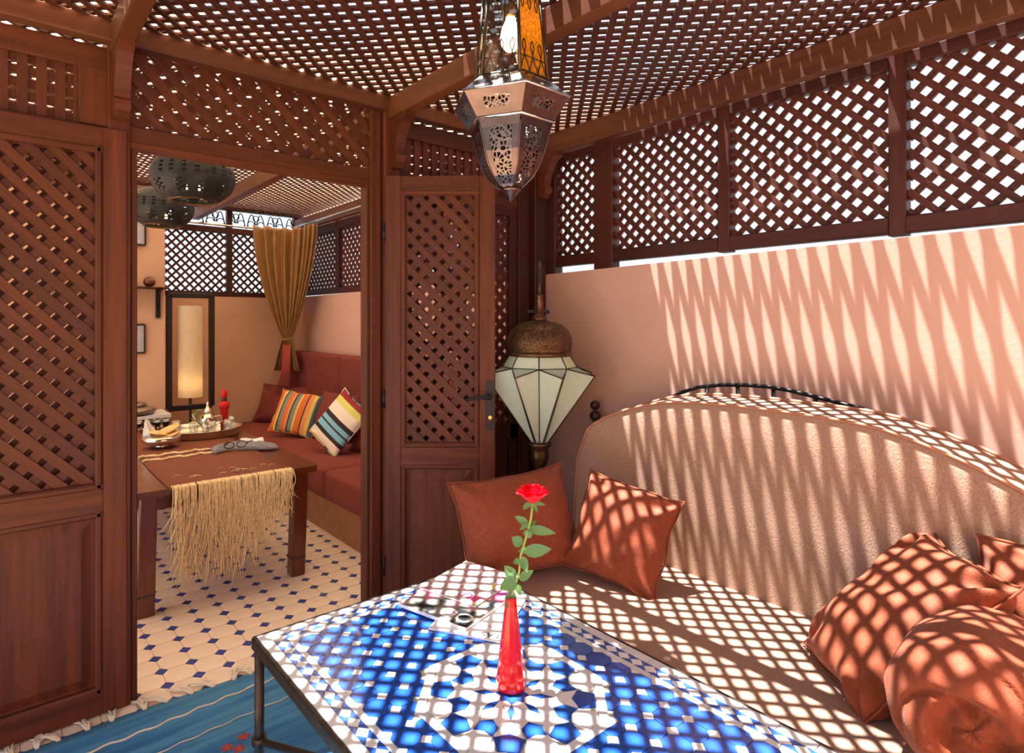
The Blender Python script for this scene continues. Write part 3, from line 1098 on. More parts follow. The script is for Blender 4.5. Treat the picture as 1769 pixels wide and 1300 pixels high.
def tile(name, pts, mat, h=0.0045):
    """one glazed tile on the table top; pts in table coordinates, shrunk for the joint"""
    c = V3((sum(p[0] for p in pts) / len(pts), sum(p[1] for p in pts) / len(pts), 0))
    loc = [(p[0] - c.x, p[1] - c.y) for p in pts]
    key = (name, mat, tuple((round(a, 4), round(b, 4)) for a, b in loc))
    if key not in TM:
        k = []
        for a, b in loc:
            l = math.hypot(a, b)
            k.append((a * (1 - 0.0011 / l), b * (1 - 0.0011 / l)))
        TM[key] = tile_mesh(name, k, h, mat)
    return inst(name, TM[key], (c.x, c.y, TZ + random.uniform(-0.0003, 0.0003)), slab)


TP = 0.0642
NC, NRW = 10, 18
MX = (TX0 + TX1) / 2
MY = (TY0 + TY1) / 2
gx0, gy0 = MX - TP * NC / 2, MY - TP * NRW / 2
gx1, gy1 = MX + TP * NC / 2, MY + TP * NRW / 2
APO = 0.226          # apothem of the octagonal medallion


def in_med(x, y, m=0.0):
    x, y = abs(x - MX), abs(y - MY)
    return max(x, y, (x + y) * 0.7071) < APO + m


hh = TP / 2
cc = TP * 0.255
octo = [(hh, -hh + cc), (hh, hh - cc), (hh - cc, hh), (-hh + cc, hh), (-hh, hh - cc), (-hh, -hh + cc), (-hh + cc, -hh), (hh - cc, -hh)]


def clip_poly(poly, inside_fn):
    """keep the part of a convex polygon outside the medallion (cut by each of its sides it crosses)"""
    out = poly
    for k in range(8):
        a = k * PI / 4
        nx, ny = math.cos(a), math.sin(a)
        d = [((x - MX) * nx + (y - MY) * ny) - APO for x, y in out]
        if max(d) <= 1e-6 or min(d) >= -1e-6:
            continue
        c0 = (sum(p[0] for p in out) / len(out) - MX, sum(p[1] for p in out) / len(out) - MY)
        if abs(math.atan2(c0[1], c0[0]) - a) % (2 * PI) > PI / 8 + 0.05 and abs(abs(math.atan2(c0[1], c0[0]) - a) % (2 * PI) - 2 * PI) > PI / 8 + 0.05:
            continue
        res = []
        for i in range(len(out)):
            p, q = out[i], out[(i + 1) % len(out)]
            dp, dq = d[i], d[(i + 1) % len(out)]
            if dp >= 0:
                res.append(p)
            if (dp > 0 and dq < 0) or (dp < 0 and dq > 0):
                s = dp / (dp - dq)
                res.append((p[0] + (q[0] - p[0]) * s, p[1] + (q[1] - p[1]) * s))
        out = res
        break
    return out


for i in range(NC):
    for j in range(NRW):
        cx_, cy_ = gx0 + TP * (i + 0.5), gy0 + TP * (j + 0.5)
        pts = [(cx_ + a, cy_ + b) for a, b in octo]
        ins = [in_med(*p) for p in pts]
        if all(ins):
            continue
        if any(ins):
            pts = clip_poly(pts, in_med)
            if len(pts) < 3 or any(in_med(p[0], p[1], -0.004) for p in pts):
                continue
        tile('octagon_tile', pts, 'blue_glaze')
for i in range(NC + 1):
    for j in range(NRW + 1):
        cx_, cy_ = gx0 + TP * i, gy0 + TP * j
        pts = [(cx_ + cc, cy_), (cx_, cy_ + cc), (cx_ - cc, cy_), (cx_, cy_ - cc)]
        pts = [(min(max(a, gx0), gx1), min(max(b, gy0), gy1)) for a, b in pts]
        u = []
        for p in pts:
            if not u or (abs(p[0] - u[-1][0]) + abs(p[1] - u[-1][1])) > 1e-4:
                u.append(p)
        if len(u) < 3 or any(in_med(*p) for p in u):
            continue
        tile('square_tile', u, 'white_glaze')
# border: outer strip, diamond band, inner strip
bw = (gx0 - TX0 - 0.006)
o_w, i_w = bw * 0.36, bw * 0.22
b0 = 0.006


def strip(d0, d1, n_x, n_y, mat):
    xa, xb, ya, yb = TX0 + d0, TX1 - d0, TY0 + d0, TY1 - d0
    xi, xj, yi, yj = TX0 + d1, TX1 - d1, TY0 + d1, TY1 - d1
    for k in range(n_x):
        s, e = k / n_x, (k + 1) / n_x
        for ya_, yi_ in ((ya, yi), (yb, yj)):
            tile('border_tile', [(xa + (xb - xa) * s if k == 0 else xi + (xj - xi) * s, ya_), (xb if k == n_x - 1 else xi + (xj - xi) * e, ya_), (xi + (xj - xi) * e, yi_), (xi + (xj - xi) * s, yi_)], mat)
    for k in range(n_y):
        s, e = k / n_y, (k + 1) / n_y
        for xa_, xi_ in ((xa, xi), (xb, xj)):
            tile('border_tile', [(xa_, ya if k == 0 else yi + (yj - yi) * s), (xa_, yb if k == n_y - 1 else yi + (yj - yi) * e), (xi_, yi + (yj - yi) * e), (xi_, yi + (yj - yi) * s)], mat)


strip(b0, b0 + o_w, 9, 15, 'grey_glaze')
strip(bw + 0.006 - i_w, bw + 0.006, 8, 14, 'grey_glaze')
d0, d1 = b0 + o_w, bw + 0.006 - i_w
dm = (d0 + d1) / 2
for horiz in (True, False):
    for side in (0, 1):
        if horiz:
            lo, hi = TX0 + d0, TX1 - d0
        else:
            lo, hi = TY0 + d1, TY1 - d1
        n = round((hi - lo) / 0.043)
        st = (hi - lo) / n
        for k in range(n):
            a, b, m_ = lo + st * k, lo + st * (k + 1), lo + st * (k + 0.5)

            def T(l, d):
                if horiz:
                    return (l, TY0 + d if side == 0 else TY1 - d)
                return (TX0 + d if side == 0 else TX1 - d, l)
            tile('diamond_tile', [T(a, dm), T(m_, d0), T(b, dm), T(m_, d1)], 'white_glaze')
            tile('triangle_tile', [T(m_, d0), T(min(hi, m_ + st), d0), T(b, dm)] if k < n - 1 else [T(m_, d0), T(b, d0), T(b, dm)], 'blue_glaze')
            tile('triangle_tile', [T(m_, d1), T(b, dm), T(min(hi, m_ + st), d1)] if k < n - 1 else [T(m_, d1), T(b, dm), T(b, d1)], 'blue_glaze')
# medallion: white octagonal band, then a star of blue and white pieces


def pol(r, deg):
    return (MX + r * math.cos(math.radians(deg)), MY + r * math.sin(math.radians(deg)))


kc = 1 / math.cos(PI / 8)
for k in range(8):
    a = 45 * k
    for s, e in ((-22.5, 0), (0, 22.5)):
        ra = kc if abs(s) > 1 else 1.0
        rb = kc if abs(e) > 1 else 1.0
        tile('band_tile', [pol(APO * ra, a + s), pol(APO * rb, a + e), pol((APO - 0.022) * rb, a + e), pol((APO - 0.022) * ra, a + s)], 'grey_glaze')
R1 = APO - 0.022
for k in range(8):
    a = 45 * k
    am = a + 22.5
    # blue arrowheads under the middle of each side, white kites towards the corners
    tile('arrow_tile', [pol(R1, a - 7), pol(R1, a + 7), pol(0.163, a + 13), pol(0.145, a), pol(0.163, a - 13)], 'blue_glaze')
    tile('kite_tile', [pol(R1 * kc, am), pol(R1 * 1.012, a + 33), pol(0.163, a + 32), pol(0.152, am), pol(0.163, a + 13), pol(R1 * 1.012, a + 12)], 'white_glaze')
    tile('arrow_tile', [pol(0.152, am), pol(0.163, a + 31), pol(0.128, a + 33), pol(0.108, am), pol(0.128, a + 12), pol(0.163, a + 14)], 'blue_glaze')
    tile('kite_tile', [pol(0.145, a), pol(0.163, a + 12), pol(0.128, a + 11), pol(0.098, a), pol(0.128, a - 11), pol(0.163, a - 12)], 'white_glaze')
    tile('kite_tile', [pol(0.108, am), pol(0.128, am + 11), pol(0.098, a + 45), pol(0.070, am + 14), pol(0.055, am), pol(0.070, am - 14), pol(0.098, a), pol(0.128, am - 11)], 'grey_glaze' if k % 2 else 'white_glaze')
    tile('star_tile', [pol(0.098, a), pol(0.070, a + 8), pol(0.042, a), pol(0.070, a - 8)], 'blue_glaze')
    tile('star_tile', [pol(0.070, a + 8), pol(0.055, am), pol(0.030, am), pol(0.042, a)], 'white_glaze')
    tile('star_tile', [pol(0.070, a + 37), pol(0.055, am), pol(0.030, am), pol(0.042, a + 45)], 'white_glaze')
tile('star_tile', [p for k in range(8) for p in (pol(0.042, 45 * k), pol(0.030, 45 * k + 22.5))], 'blue_glaze')

# ---- kilim on the floor, with knotted fringe
rug = thing('kilim_rug', (0.5, 1.7, 0.0), 'blue striped kilim with white knotted fringe on the tiled floor', 'rug')


def rug_fn(a, b):
    x = -0.75 + 2.2 * a
    y = 0.9 + 1.535 * b
    y += (0.012 * math.sin(x * 5) + 0.05 * max(0.0, 0.25 - x) ** 1.5) * b
    return (x, y, 0.005 + 0.002 * noise.noise(V3((x * 3, y * 3, 0))))


MB().grid(rug_fn, 40, 30).build('weave', 'rug', rug, solid=0.006)
for yy, amp in ((2.318, 0.006), (2.17, 0.004)):
    MB().tube([(-0.7 + 0.02 * k, yy + amp * math.sin(k * 1.3) + 0.012 * math.sin(k * 0.1), 0.010) for k in range(106)], 0.0035 if amp > 0.005 else 0.002, 5).build('cream_line', 'fringe', rug)
for cxm, cym in ((0.60, 2.05), (0.66, 2.07), (0.63, 2.02), (0.98, 2.03), (0.21, 2.04)):
    fm = MB()
    fm.ball((cxm, cym, 0.009), 0.012, 8, 0.25)
    for k in range(5):
        w = 2 * PI * k / 5
        fm.ball((cxm + 0.014 * math.cos(w), cym + 0.014 * math.sin(w), 0.009), 0.007, 8, 0.3)
    fm.build('red_flower', 'tassel', rug)
rnd = random.Random(4)
for k in range(26):
    x = -0.6 + 0.078 * k + rnd.uniform(-0.015, 0.015)
    y = 2.435 + 0.012 * math.sin(x * 5) + 0.05 * max(0.0, 0.25 - x) ** 1.5
    fb = MB()
    dx = rnd.uniform(-0.09, 0.03)
    for s in range(5):
        jx, jy = rnd.uniform(-0.012, 0.012), rnd.uniform(0.05, 0.085)
        sw_ = rnd.uniform(-0.03, 0.03)
        fb.tube([(x + jx * 0.3, y - 0.012, 0.010), (x + jx + dx * 0.3, y + jy * 0.35, 0.013), (x + jx + dx * 0.8 + sw_ * 0.5, y + jy * 0.75, 0.010), (x + jx * 2 + dx + sw_, y + jy, 0.006)], [0.0035, 0.0045, 0.0035, 0.0022], 5)
    fb.ball((x + dx * 0.15, y + 0.012, 0.010), 0.009, 8, 0.7)
    fb.build('fringe_knot', 'fringe', rug)

# ---- red vase with one rose
VX, VY = 1.013, 1.111
vase = thing('bud_vase', (VX, VY, TZ), 'slim red glass bud vase standing on the mosaic table', 'vase')
vp = [(0.0001, 0.001), (0.030, 0.001), (0.0355, 0.006), (0.0365, 0.016), (0.0345, 0.035), (0.0315, 0.065), (0.0275, 0.10), (0.0235, 0.135), (0.0195, 0.17), (0.0165, 0.20), (0.0145, 0.226), (0.0135, 0.2295), (0.012, 0.228), (0.012, 0.20), (0.0001, 0.198)]
mb = MB()
n = 40
for r, z in vp:
    for j in range(n):
        w = 2 * PI * j / n
        fl = 1 + (0.035 * math.cos(w * 10) if 0.01 < z < 0.2 and r > 0.013 else 0)
        mb.v.append(V3((VX + r * fl * math.cos(w), VY + r * fl * math.sin(w), TZ + z)))
for i in range(len(vp) - 1):
    for j in range(n):
        mb.f.append((i * n + j, i * n + (j + 1) % n, (i + 1) * n + (j + 1) % n, (i + 1) * n + j))
        mb.smooth.append(True)
mb.build('fluted_body', 'red_glass', vase)
rose = thing('rose', (VX, VY, TZ + 0.23), 'single red rose with green leaves in the bud vase', 'flower')
CR = V3((0.784, -0.62, 0))
CF = V3((0.62, 0.784, 0))
PXM = 1.50 / 1032.0


def rp(px, py, dep=0.0):
    """point near the rose stem from offsets in the plane that holds it (cm-scale drawing of the flower)"""
    return V3((VX, VY, 0)) + CR * ((px - 882) * PXM) + CF * dep + Z * (TZ + (1188 - py) * PXM)


stem = [rp(882, 1060), rp(884, 1028), rp(892, 1002), rp(897, 985), rp(899, 960), rp(905, 940), rp(911, 918), rp(917, 895), rp(920, 868)]
MB().tube(stem, [0.0028] * 8 + [0.0035], 7).build('stem', 'stem', rose)
LV = [((912, 905), (889, 893), 13, 0.01), ((912, 905), (897, 912), 9, -0.01), ((912, 912), (960, 921), 17, 0.0), ((910, 915), (928, 903), 12, 0.02), ((906, 925), (918, 915), 16, -0.015),
      ((902, 940), (884, 930), 20, 0.01), ((905, 952), (952, 945), 24, -0.01), ((900, 945), (908, 962), 17, 0.02), ((899, 968), (886, 972), 12, 0.0), ((900, 960), (909, 982), 16, -0.02),
      ((896, 1000), (922, 988), 17, 0.01), ((892, 1000), (862, 1012), 26, -0.015), ((890, 1000), (872, 982), 20, 0.02), ((886, 1020), (874, 1043), 16, -0.02), ((892, 1008), (900, 1034), 12, 0.015)]


def leaf_mesh(a, b, wid, tip_dep):
    a, b = rp(*a), rp(b[0], b[1], tip_dep)
    d = b - a
    L = d.length
    d.normalize()
    side = d.cross(CF).normalized()
    nn = d.cross(side)
    W = wid * PXM * 0.5

    def fn(u, v):
        s = (v - 0.5) * 2
        wd = W * (math.sin(PI * min(1, u * 1.02) ** 0.75) ** 0.8 if 0 < u < 1 else 0.02) * (1 + 0.06 * math.sin(u * 40))
        return a + d * (L * u) + side * (wd * s) + nn * (abs(s) * wd * 0.45 - 0.006 * math.sin(PI * u))
    return MB().grid(fn, 12, 5)


for a, b, wd, dp in LV:
    leaf_mesh(a, b, wd, dp).build('leaf', 'leaf', rose)
for k in range(5):
    w = 2 * PI * k / 5
    tip = (920 + 22 * math.cos(w), 872 + 10 * abs(math.sin(w)))
    leaf_mesh((919, 868), tip, 8, 0.02 * math.sin(w)).build('sepal', 'leaf', rose)
rc = rp(920, 868)
for ring, (cnt, r0, r1, h, open_) in enumerate([(4, 0.003, 0.012, 0.046, 0.15), (5, 0.005, 0.020, 0.046, 0.35), (6, 0.006, 0.028, 0.043, 0.6), (7, 0.006, 0.035, 0.036, 0.95)]):
    for k in range(cnt):
        w0 = 2 * PI * (k + 0.37 * ring) / cnt + ring
        spread = 2 * PI / cnt * 0.72

        def fn(u, v, w0=w0, spread=spread, r0=r0, r1=r1, h=h, open_=open_):
            a = w0 + (v - 0.5) * 2 * spread * (0.35 + 0.65 * math.sin(PI * min(1, 0.25 + u * 0.6)))
            lip = max(0.0, u - 0.75) * 4
            r = r0 + (r1 - r0) * (1 - (1 - u) ** 2.2) + lip * open_ * 0.007
            z = h * (u ** 0.85) - lip * open_ * 0.006 - 0.006 * abs(v - 0.5) * 2 * u + 0.0018 * math.sin(v * 13 + k) * u
            return rc + V3((r * math.cos(a), r * math.sin(a), z))
        MB().grid(fn, 9, 9).build('petal', 'petal', rose)

# ---- magazines
def sheet_box(name, corners, z, h, mat, parent, sag=0.0):
    mb = MB()
    mb.prism([(x, y, z) for x, y in corners], (0, 0, h))
    return mb.build(name, mat, parent, fixn=True)


def text(name, body, p, ex, size, mat, parent):
    cu = bpy.data.curves.new(name, 'FONT')
    cu.body = body
    cu.size = size
    cu.extrude = 0.0002
    cu.materials.append(M[mat])
    ex = V3(ex).normalized()
    tmp = bpy.data.objects.new(name, cu)
    COL.objects.link(tmp)
    bpy.context.view_layer.update()
    me = bpy.data.meshes.new_from_object(tmp.evaluated_get(bpy.context.evaluated_depsgraph_get()))
    bpy.data.objects.remove(tmp)
    o = bpy.data.objects.new(name, me)
    o.matrix_basis = frame_matrix(ex, Z.cross(ex), Z, p)
    return link(o, parent)


def quad(c, ex, w, h):
    ex = V3(ex).normalized()
    ey = Z.cross(ex)
    c = V3(c)
    return [tuple((c + ex * a + ey * b)[:2]) for a, b in ((-w / 2, -h / 2), (w / 2, -h / 2), (w / 2, h / 2), (-w / 2, h / 2))]


def magazine(loc, ex, w, h, z, thick, cover, label, words, strip_mat=None):
    m = thing('magazine', (loc[0], loc[1], z), label, 'magazine', 'magazines on the mosaic table')
    e = V3(ex).normalized()
    f = Z.cross(e)
    c = V3((loc[0], loc[1], 0))
    sheet_box('pages', quad(c, ex, w - 0.004, h - 0.004), z, thick - 0.001, 'paper', m)
    cv_ = sheet_box('cover', quad(c, ex, w, h), z + thick - 0.001, 0.001, cover, m)
    sheet_box('spine', quad(c - e * (w / 2), ex, 0.003, h), z, thick, 'paper', m)
    if strip_mat:
        sheet_box('cover_strip', quad(c - e * (w / 2 - 0.02), ex, 0.034, h), z + thick, 0.0003, strip_mat, cv_)
    for body, dx, dy, rot, size, mt in words:
        p = c + e * dx + f * dy
        d = e if rot == 0 else f if rot == 90 else -f if rot == 270 else -e
        text('lettering', body, (p.x, p.y, z + thick + 0.0006), d, size, mt, cv_)
    return m


# the spine direction runs towards the far right; covers read from the far side
magazine((1.20, 1.455), (0.85, 0.52, 0), 0.30, 0.225, TZ + 0.001, 0.006, 'paper', 'white magazine at the bottom of the pile beside the vase', [('LAS', -0.118, -0.10, 90, 0.034, 'ink_dark'), ('-=--=-', -0.075, -0.10, 90, 0.022, 'ink_pink')])
magazine((1.198, 1.554), (0.96, 0.27, 0), 0.31, 0.265, TZ + 0.008, 0.010, 'cover_dark', 'thick magazine with dark photo cover and large white lettering, middle of the pile', [('OG', -0.085, -0.125, 90, 0.075, 'ink_white'), ('=-==-', -0.02, -0.122, 0, 0.026, 'ink_blue'), ('=-=--=-=', 0.055, -0.122, 0, 0.02, 'ink_white')])
magazine((1.282, 1.612), (0.96, 0.27, 0), 0.27, 0.235, TZ + 0.0195, 0.005, 'cover_flower', 'magazine with pale flower cover and pink title on top of the pile', [('BU', -0.075, -0.105, 90, 0.055, 'ink_pink'), ('-=-=-', 0.06, 0.02, 90, 0.022, 'ink_pink')])

# ---- pierced hexagonal lantern hanging from the roof
HX, HY = 1.249, 1.371
hl = thing('hanging_lantern', (HX, HY, 2.5), 'tall hexagonal pierced metal lantern with amber glass hanging from the roof', 'lantern')
HR = math.radians(1.0)


def hv(k, r, z):
    w = HR + PI / 3 * k
    return V3((HX + r * math.cos(w), HY + r * math.sin(w), z))


def face_pt(k, s, r, z):
    return hv(k, r, z).lerp(hv(k + 1, r, z), s)


# glazed body
BT, BB = (0.084, 2.455), (0.116, 2.15)
for k in range(6):
    mid = math.degrees(HR + PI / 3 * (k + 0.5)) % 360
    amber = abs((mid - 271 + 180) % 360 - 180) < 25
    mb = MB()
    a, b = 0.97, 0.97
    mb.prism([hv(k, BT[0] * a, BT[1]), hv(k + 1, BT[0] * a, BT[1]), hv(k + 1, BB[0] * b, BB[1]), hv(k, BB[0] * b, BB[1])], (face_pt(k, 0.5, 1, 0) - face_pt(k, 0.5, 0.0, 0)).normalized() * 0.002)
    pn = mb.build('pane', 'amber_glass' if amber else 'clear_glass', hl, fixn=True)
    if amber:
        tag(pn, 'amber textured glass pane')
    fg = MB()

    def P(s, t):
        r = BT[0] + (BB[0] - BT[0]) * t
        return face_pt(k, s, r * 1.015, BT[1] + (BB[1] - BT[1]) * t)
    for t0, sg in ((1.0, -1), (0.0, 1)):
        hgt = 0.34
        for q in range(3):
            s0, s1 = 0.04 + q * 0.307, 0.04 + (q + 1) * 0.307
            sm = (s0 + s1) / 2
            for sa, sb in ((s0, sm), (s1, sm)):
                fg.tube([P(sa + (sb - sa) * (0.5 - 0.5 * math.cos(PI * min(1, u * 1.6)) if u < 0.62 else 1 - 0.75 * math.sin((u - 0.62) / 0.38 * PI) * 0.6), t0 + sg * hgt * u) for u in [i / 10 for i in range(11)]], 0.0018, 4)
        fg.tube([P(0.02, t0 + sg * hgt * 0.5), P(0.98, t0 + sg * hgt * 0.5)], 0.0016, 4)
    fg.build('filigree', 'lead', hl)
for k in range(6):
    MB().tube([hv(k, BT[0] * 1.02, BT[1]), hv(k, BB[0] * 1.02, BB[1])], 0.0055, 6).build('corner_bar', 'lead', hl)
MB().lathe([(0.012, 2.53), (0.02, 2.50), (0.05, 2.485), (0.092, 2.458), (0.09, 2.448)], (HX, HY, 0), 6, False, HR).build('cap', 'copper', hl)
MB().tube([hv(k, 0.118, 2.15) for k in range(6)], 0.006, 6, closed=True).build('rim', 'lead', hl)


def pierced_band(prof, name, mat_s, mat_p, s_in=0.24, v_in=0.22):
    """hexagonal band: solid borders, pierced middle on each side"""
    so = MB()
    n = len(prof) - 1
    for k in range(6):
        pi_ = MB()
        for i in range(n):
            (ra, za), (rb, zb) = prof[i], prof[i + 1]
            mid = 0 < i < n - 1 if n > 2 else False
            cuts = [(0, s_in), (s_in, 1 - s_in), (1 - s_in, 1)] if mid else [(0, 1)]
            for q, (s, e) in enumerate(cuts):
                vv = [face_pt(k, s, ra, za), face_pt(k, e, ra, za), face_pt(k, e, rb, zb), face_pt(k, s, rb, zb)]
                (pi_ if (mid and q == 1) else so).add(vv, [(0, 1, 2, 3)])
        pi_.build('pierced_panel', mat_p, hl, fixn=True)
    o1 = so.build(name, mat_s, hl, fixn=True, solid=0.0015)
    return o1


def lerp_prof(a, b, ts):
    return [(a[0] + (b[0] - a[0]) * t, a[1] + (b[1] - a[1]) * t) for t in ts]


pierced_band(lerp_prof((0.118, 2.152), (0.184, 2.094), (0, 0.25, 0.75, 1)), 'upper_skirt', 'tin', 'copper_pierced', 0.28)
pierced_band(lerp_prof((0.184, 2.090), (0.136, 2.025), (0, 0.28, 0.72, 1)), 'lower_skirt', 'copper', 'copper_pierced', 0.24)
MB().tube([hv(k, 0.185, 2.092) for k in range(6)], 0.0035, 6, closed=True).build('rim', 'tin', hl)
MB().tube([hv(k, 0.134, 2.022) for k in range(6)], 0.005, 6, closed=True).build('rim', 'tin', hl)
bowl = [(0.130, 2.018), (0.122, 1.995), (0.114, 1.965), (0.104, 1.93), (0.090, 1.893), (0.070, 1.86), (0.045, 1.838), (0.030, 1.828)]
pierced_band(bowl, 'bowl', 'copper', 'copper_pierced', 0.2)
for k in range(6):
    MB().tube([hv(k, r * 1.01, z) for r, z in bowl], 0.0028, 5).build('bowl_rib', 'copper', hl)
MB().lathe([(0.030, 1.832), (0.034, 1.826), (0.026, 1.82), (0.016, 1.806), (0.006, 1.796), (0.0005, 1.786)], (HX, HY, 0), 12).build('finial', 'copper', hl)
MB().lathe([(0.0005, 2.255), (0.016, 2.259), (0.028, 2.275), (0.032, 2.298), (0.027, 2.325), (0.017, 2.348), (0.0135, 2.36)], (HX, HY, 0), 18).build('bulb', 'bulb', hl)
MB().lathe([(0.016, 2.36), (0.018, 2.365), (0.018, 2.40), (0.006, 2.41), (0.004, 2.48)], (HX, HY, 0), 14).build('bulb_holder', 'gold', hl)

# ---- star lantern of milk glass on a crook in the corner
SX, SY = 2.14, 2.133
sl = thing('star_lantern', (SX, SY, 0.65), 'milk glass star lantern with pierced brass dome hung in the corner', 'lantern')


def sp(deg, r, z):
    w = math.radians(deg)
    return V3((SX + r * math.cos(w), SY + r * math.sin(w), z))


T0 = 21.7
lead = MB()
for k in range(8):
    ta, v0, v1 = T0 + 45 * k, T0 + 45 * k - 22.5, T0 + 45 * k + 22.5
    tip = sp(ta, 0.286, 1.158)
    a0, a1 = sp(v0, 0.185, 1.192), sp(v1, 0.185, 1.192)
    c0, c1 = sp(v0, 0.150, 1.248), sp(v1, 0.150, 1.248)
    bt, b0_, b1_ = sp(ta, 0.042, 0.812), sp(v0, 0.034, 0.815), sp(v1, 0.034, 0.815)
    for pts in ([c0, c1, a1, a0], [a0, a1, tip], [tip, bt, b0_, a0], [tip, a1, b1_, bt]):
        nrm = (pts[1] - pts[0]).cross(pts[2] - pts[0]).normalized() * 0.002
        MB().prism(pts, nrm).build('pane', 'milk_glass', sl, fixn=True)
    for p, q in ((c0, a0), (a0, a1), (a0, tip), (a1, tip), (tip, bt), (a0, b0_)):
        lead.tube([p, q], 0.0032, 5)
lead.build('lead_came', 'lead', sl)
dome = [(0.150, 1.248), (0.158, 1.254), (0.158, 1.262), (0.150, 1.268), (0.154, 1.285), (0.158, 1.31), (0.154, 1.342), (0.140, 1.372), (0.112, 1.398), (0.075, 1.413), (0.045, 1.42), (0.03, 1.425)]
db = MB()
n = 48
for r, z in dome:
    for j in range(n):
        w = 2 * PI * j / n
        lob = 1 + (0.03 * abs(math.sin(w * 4 + math.radians(T0) * 4)) if z > 1.27 else 0)
        db.v.append(V3((SX + r * lob * math.cos(w), SY + r * lob * math.sin(w), z)))
for i in range(len(dome) - 1):
    for j in range(n):
        db.f.append((i * n + j, i * n + (j + 1) % n, (i + 1) * n + (j + 1) % n, (i + 1) * n + j))
        db.smooth.append(True)
db.build('dome', pierced('pierced brass', lin(104, 78, 52), 120, 0.15, 0.7, 0.45), sl)
MB().lathe([(0.150, 1.246), (0.160, 1.254), (0.160, 1.262), (0.150, 1.27)], (SX, SY, 0), 36).build('dome_rim', 'brass', sl)
for k in range(8):
    w = T0 + 45 * k + 22.5
    MB().tube([sp(w, r * 1.0 + 0.001, z) for r, z in dome[3:]], 0.003, 5).build('dome_rib', 'brass', sl)
MB().lathe([(0.034, 1.42), (0.036, 1.44), (0.022, 1.452), (0.018, 1.54), (0.022, 1.545), (0.022, 1.552), (0.012, 1.556)], (SX, SY, 0), 16).build('neck', 'brass', sl)
MB().lathe([(0.05, 0.818), (0.060, 0.812), (0.060, 0.80), (0.048, 0.793), (0.046, 0.77), (0.05, 0.745), (0.042, 0.715), (0.022, 0.685), (0.010, 0.668), (0.007, 0.65), (0.012, 0.642), (0.0005, 0.622)], (SX, SY, 0), 16).build('cup_finial', 'brass', sl)
MB().ball((SX, SY, 1.225), 0.03, 14).build('bulb', emit('star lantern bulb', (1.0, 0.70, 0.36), 45), sl)
MB().tube([(SX, SY, 1.262), (SX, SY, 1.43)], 0.008, 8).build('bulb_holder', 'brass', sl)
crook = thing('lantern_crook', (2.335, 2.33, 0.0), 'thin iron crook stand carrying the star lantern', 'stand')
cp = [(2.335, 2.33, 0.01), (2.335, 2.33, 1.60)]
for k in range(1, 9):
    a = PI * k / 8
    q = V3((2.335, 2.33, 1.60)).lerp(V3((SX, SY, 1.60)), 0.5 - 0.5 * math.cos(a))
    cp.append((q.x, q.y, 1.60 + 0.13 * math.sin(a)))
cp.append((SX, SY, 1.55))
MB().tube(cp, 0.011, 10).build('pole', 'iron', crook)
MB().lathe([(0.13, 0.0), (0.13, 0.012), (0.03, 0.022), (0.015, 0.05)], (2.335, 2.33, 0), 24).build('foot', 'iron', crook)
bar('clip', (2.29, 2.375, 1.473), (2.375, 2.29, 1.473), 0.03, 0.02, Z, 'black_iron', crook)

# ================================================================== INNER ROOM
# ---- built-in sofa along the wall
sofa = thing('sofa', (2.1, 4.3, 0.0), 'long maroon built-in sofa along the wall of the inner room', 'sofa')
MB().box((1.75, 2.70, 0.0), (2.50, 6.10, 0.22)).build('base', 'sofa_base', sofa)
for y0, y1 in ((2.70, 3.775), (3.785, 4.95), (4.96, 6.10)):
    rounded_box(MB(), (1.735, y0, 0.215), (2.40, y1, 0.415), 0.03).build('seat_cushion', 'maroon', sofa)
for y0, y1 in ((2.70, 3.80), (3.81, 4.90), (4.91, 6.08)):
    rounded_box(MB(), (2.40, y0, 0.40), (2.54, y1, 1.115), 0.03).build('back_cushion', 'maroon', sofa)
O_ = lin(214, 112, 52)
G_ = lin(120, 138, 128)
Yl = lin(226, 196, 92)
Dk = lin(56, 40, 40)
M['stripe_warm'] = stripes('warm striped cloth', 0, [(0.0, O_), (0.12, Yl), (0.17, Dk), (0.2, G_), (0.27, O_), (0.36, lin(222, 150, 96)), (0.41, Dk), (0.44, G_), (0.52, Yl), (0.56, O_), (0.68, Dk), (0.71, lin(222, 150, 96)), (0.80, Yl), (0.87, lin(76, 104, 112))])
Wc = lin(240, 232, 214)
M['stripe_cool'] = stripes('cool striped cloth', 1, [(0.0, lin(206, 214, 110)), (0.07, Wc), (0.20, Dk), (0.27, lin(134, 200, 222)), (0.37, Dk), (0.40, lin(134, 200, 222)), (0.48, Dk), (0.56, Wc), (0.75, lin(214, 218, 112)), (0.86, lin(150, 40, 52))])
pillow('maroon_pillow', (2.245, 5.80, 0.60), (-0.75, -0.5, 0.42), (0.4, 0.25, 0.9), (0.62, 0.40, 0.16), 'maroon', 31.0, 'large maroon pillow at the far end of the sofa under the curtain', 'pillow', 'maroon pillows on the sofa', wr=0.6)
pillow('maroon_pillow', (2.28, 4.72, 0.615), (-0.88, -0.25, 0.40), (0.4, 0.1, 0.9), (0.50, 0.42, 0.15), 'maroon', 35.0, 'maroon pillow between the two striped cushions on the sofa', 'pillow', 'maroon pillows on the sofa', wr=0.6)
pillow('maroon_pillow', (2.29, 4.02, 0.615), (-0.90, -0.15, 0.40), (0.4, 0.1, 0.9), (0.50, 0.42, 0.15), 'maroon', 38.0, 'maroon pillow behind the cream and blue striped cushion', 'pillow', 'maroon pillows on the sofa', wr=0.6)
pillow('striped_cushion', (2.07, 5.05, 0.615), (-0.62, -0.62, 0.48), (0.32, 0.32, 0.89), (0.42, 0.40, 0.13), 'stripe_warm', 41.0, 'orange and grey striped cushion on the maroon sofa', 'cushion', 'striped cushions on the sofa', roll=-0.16, wr=0.5)
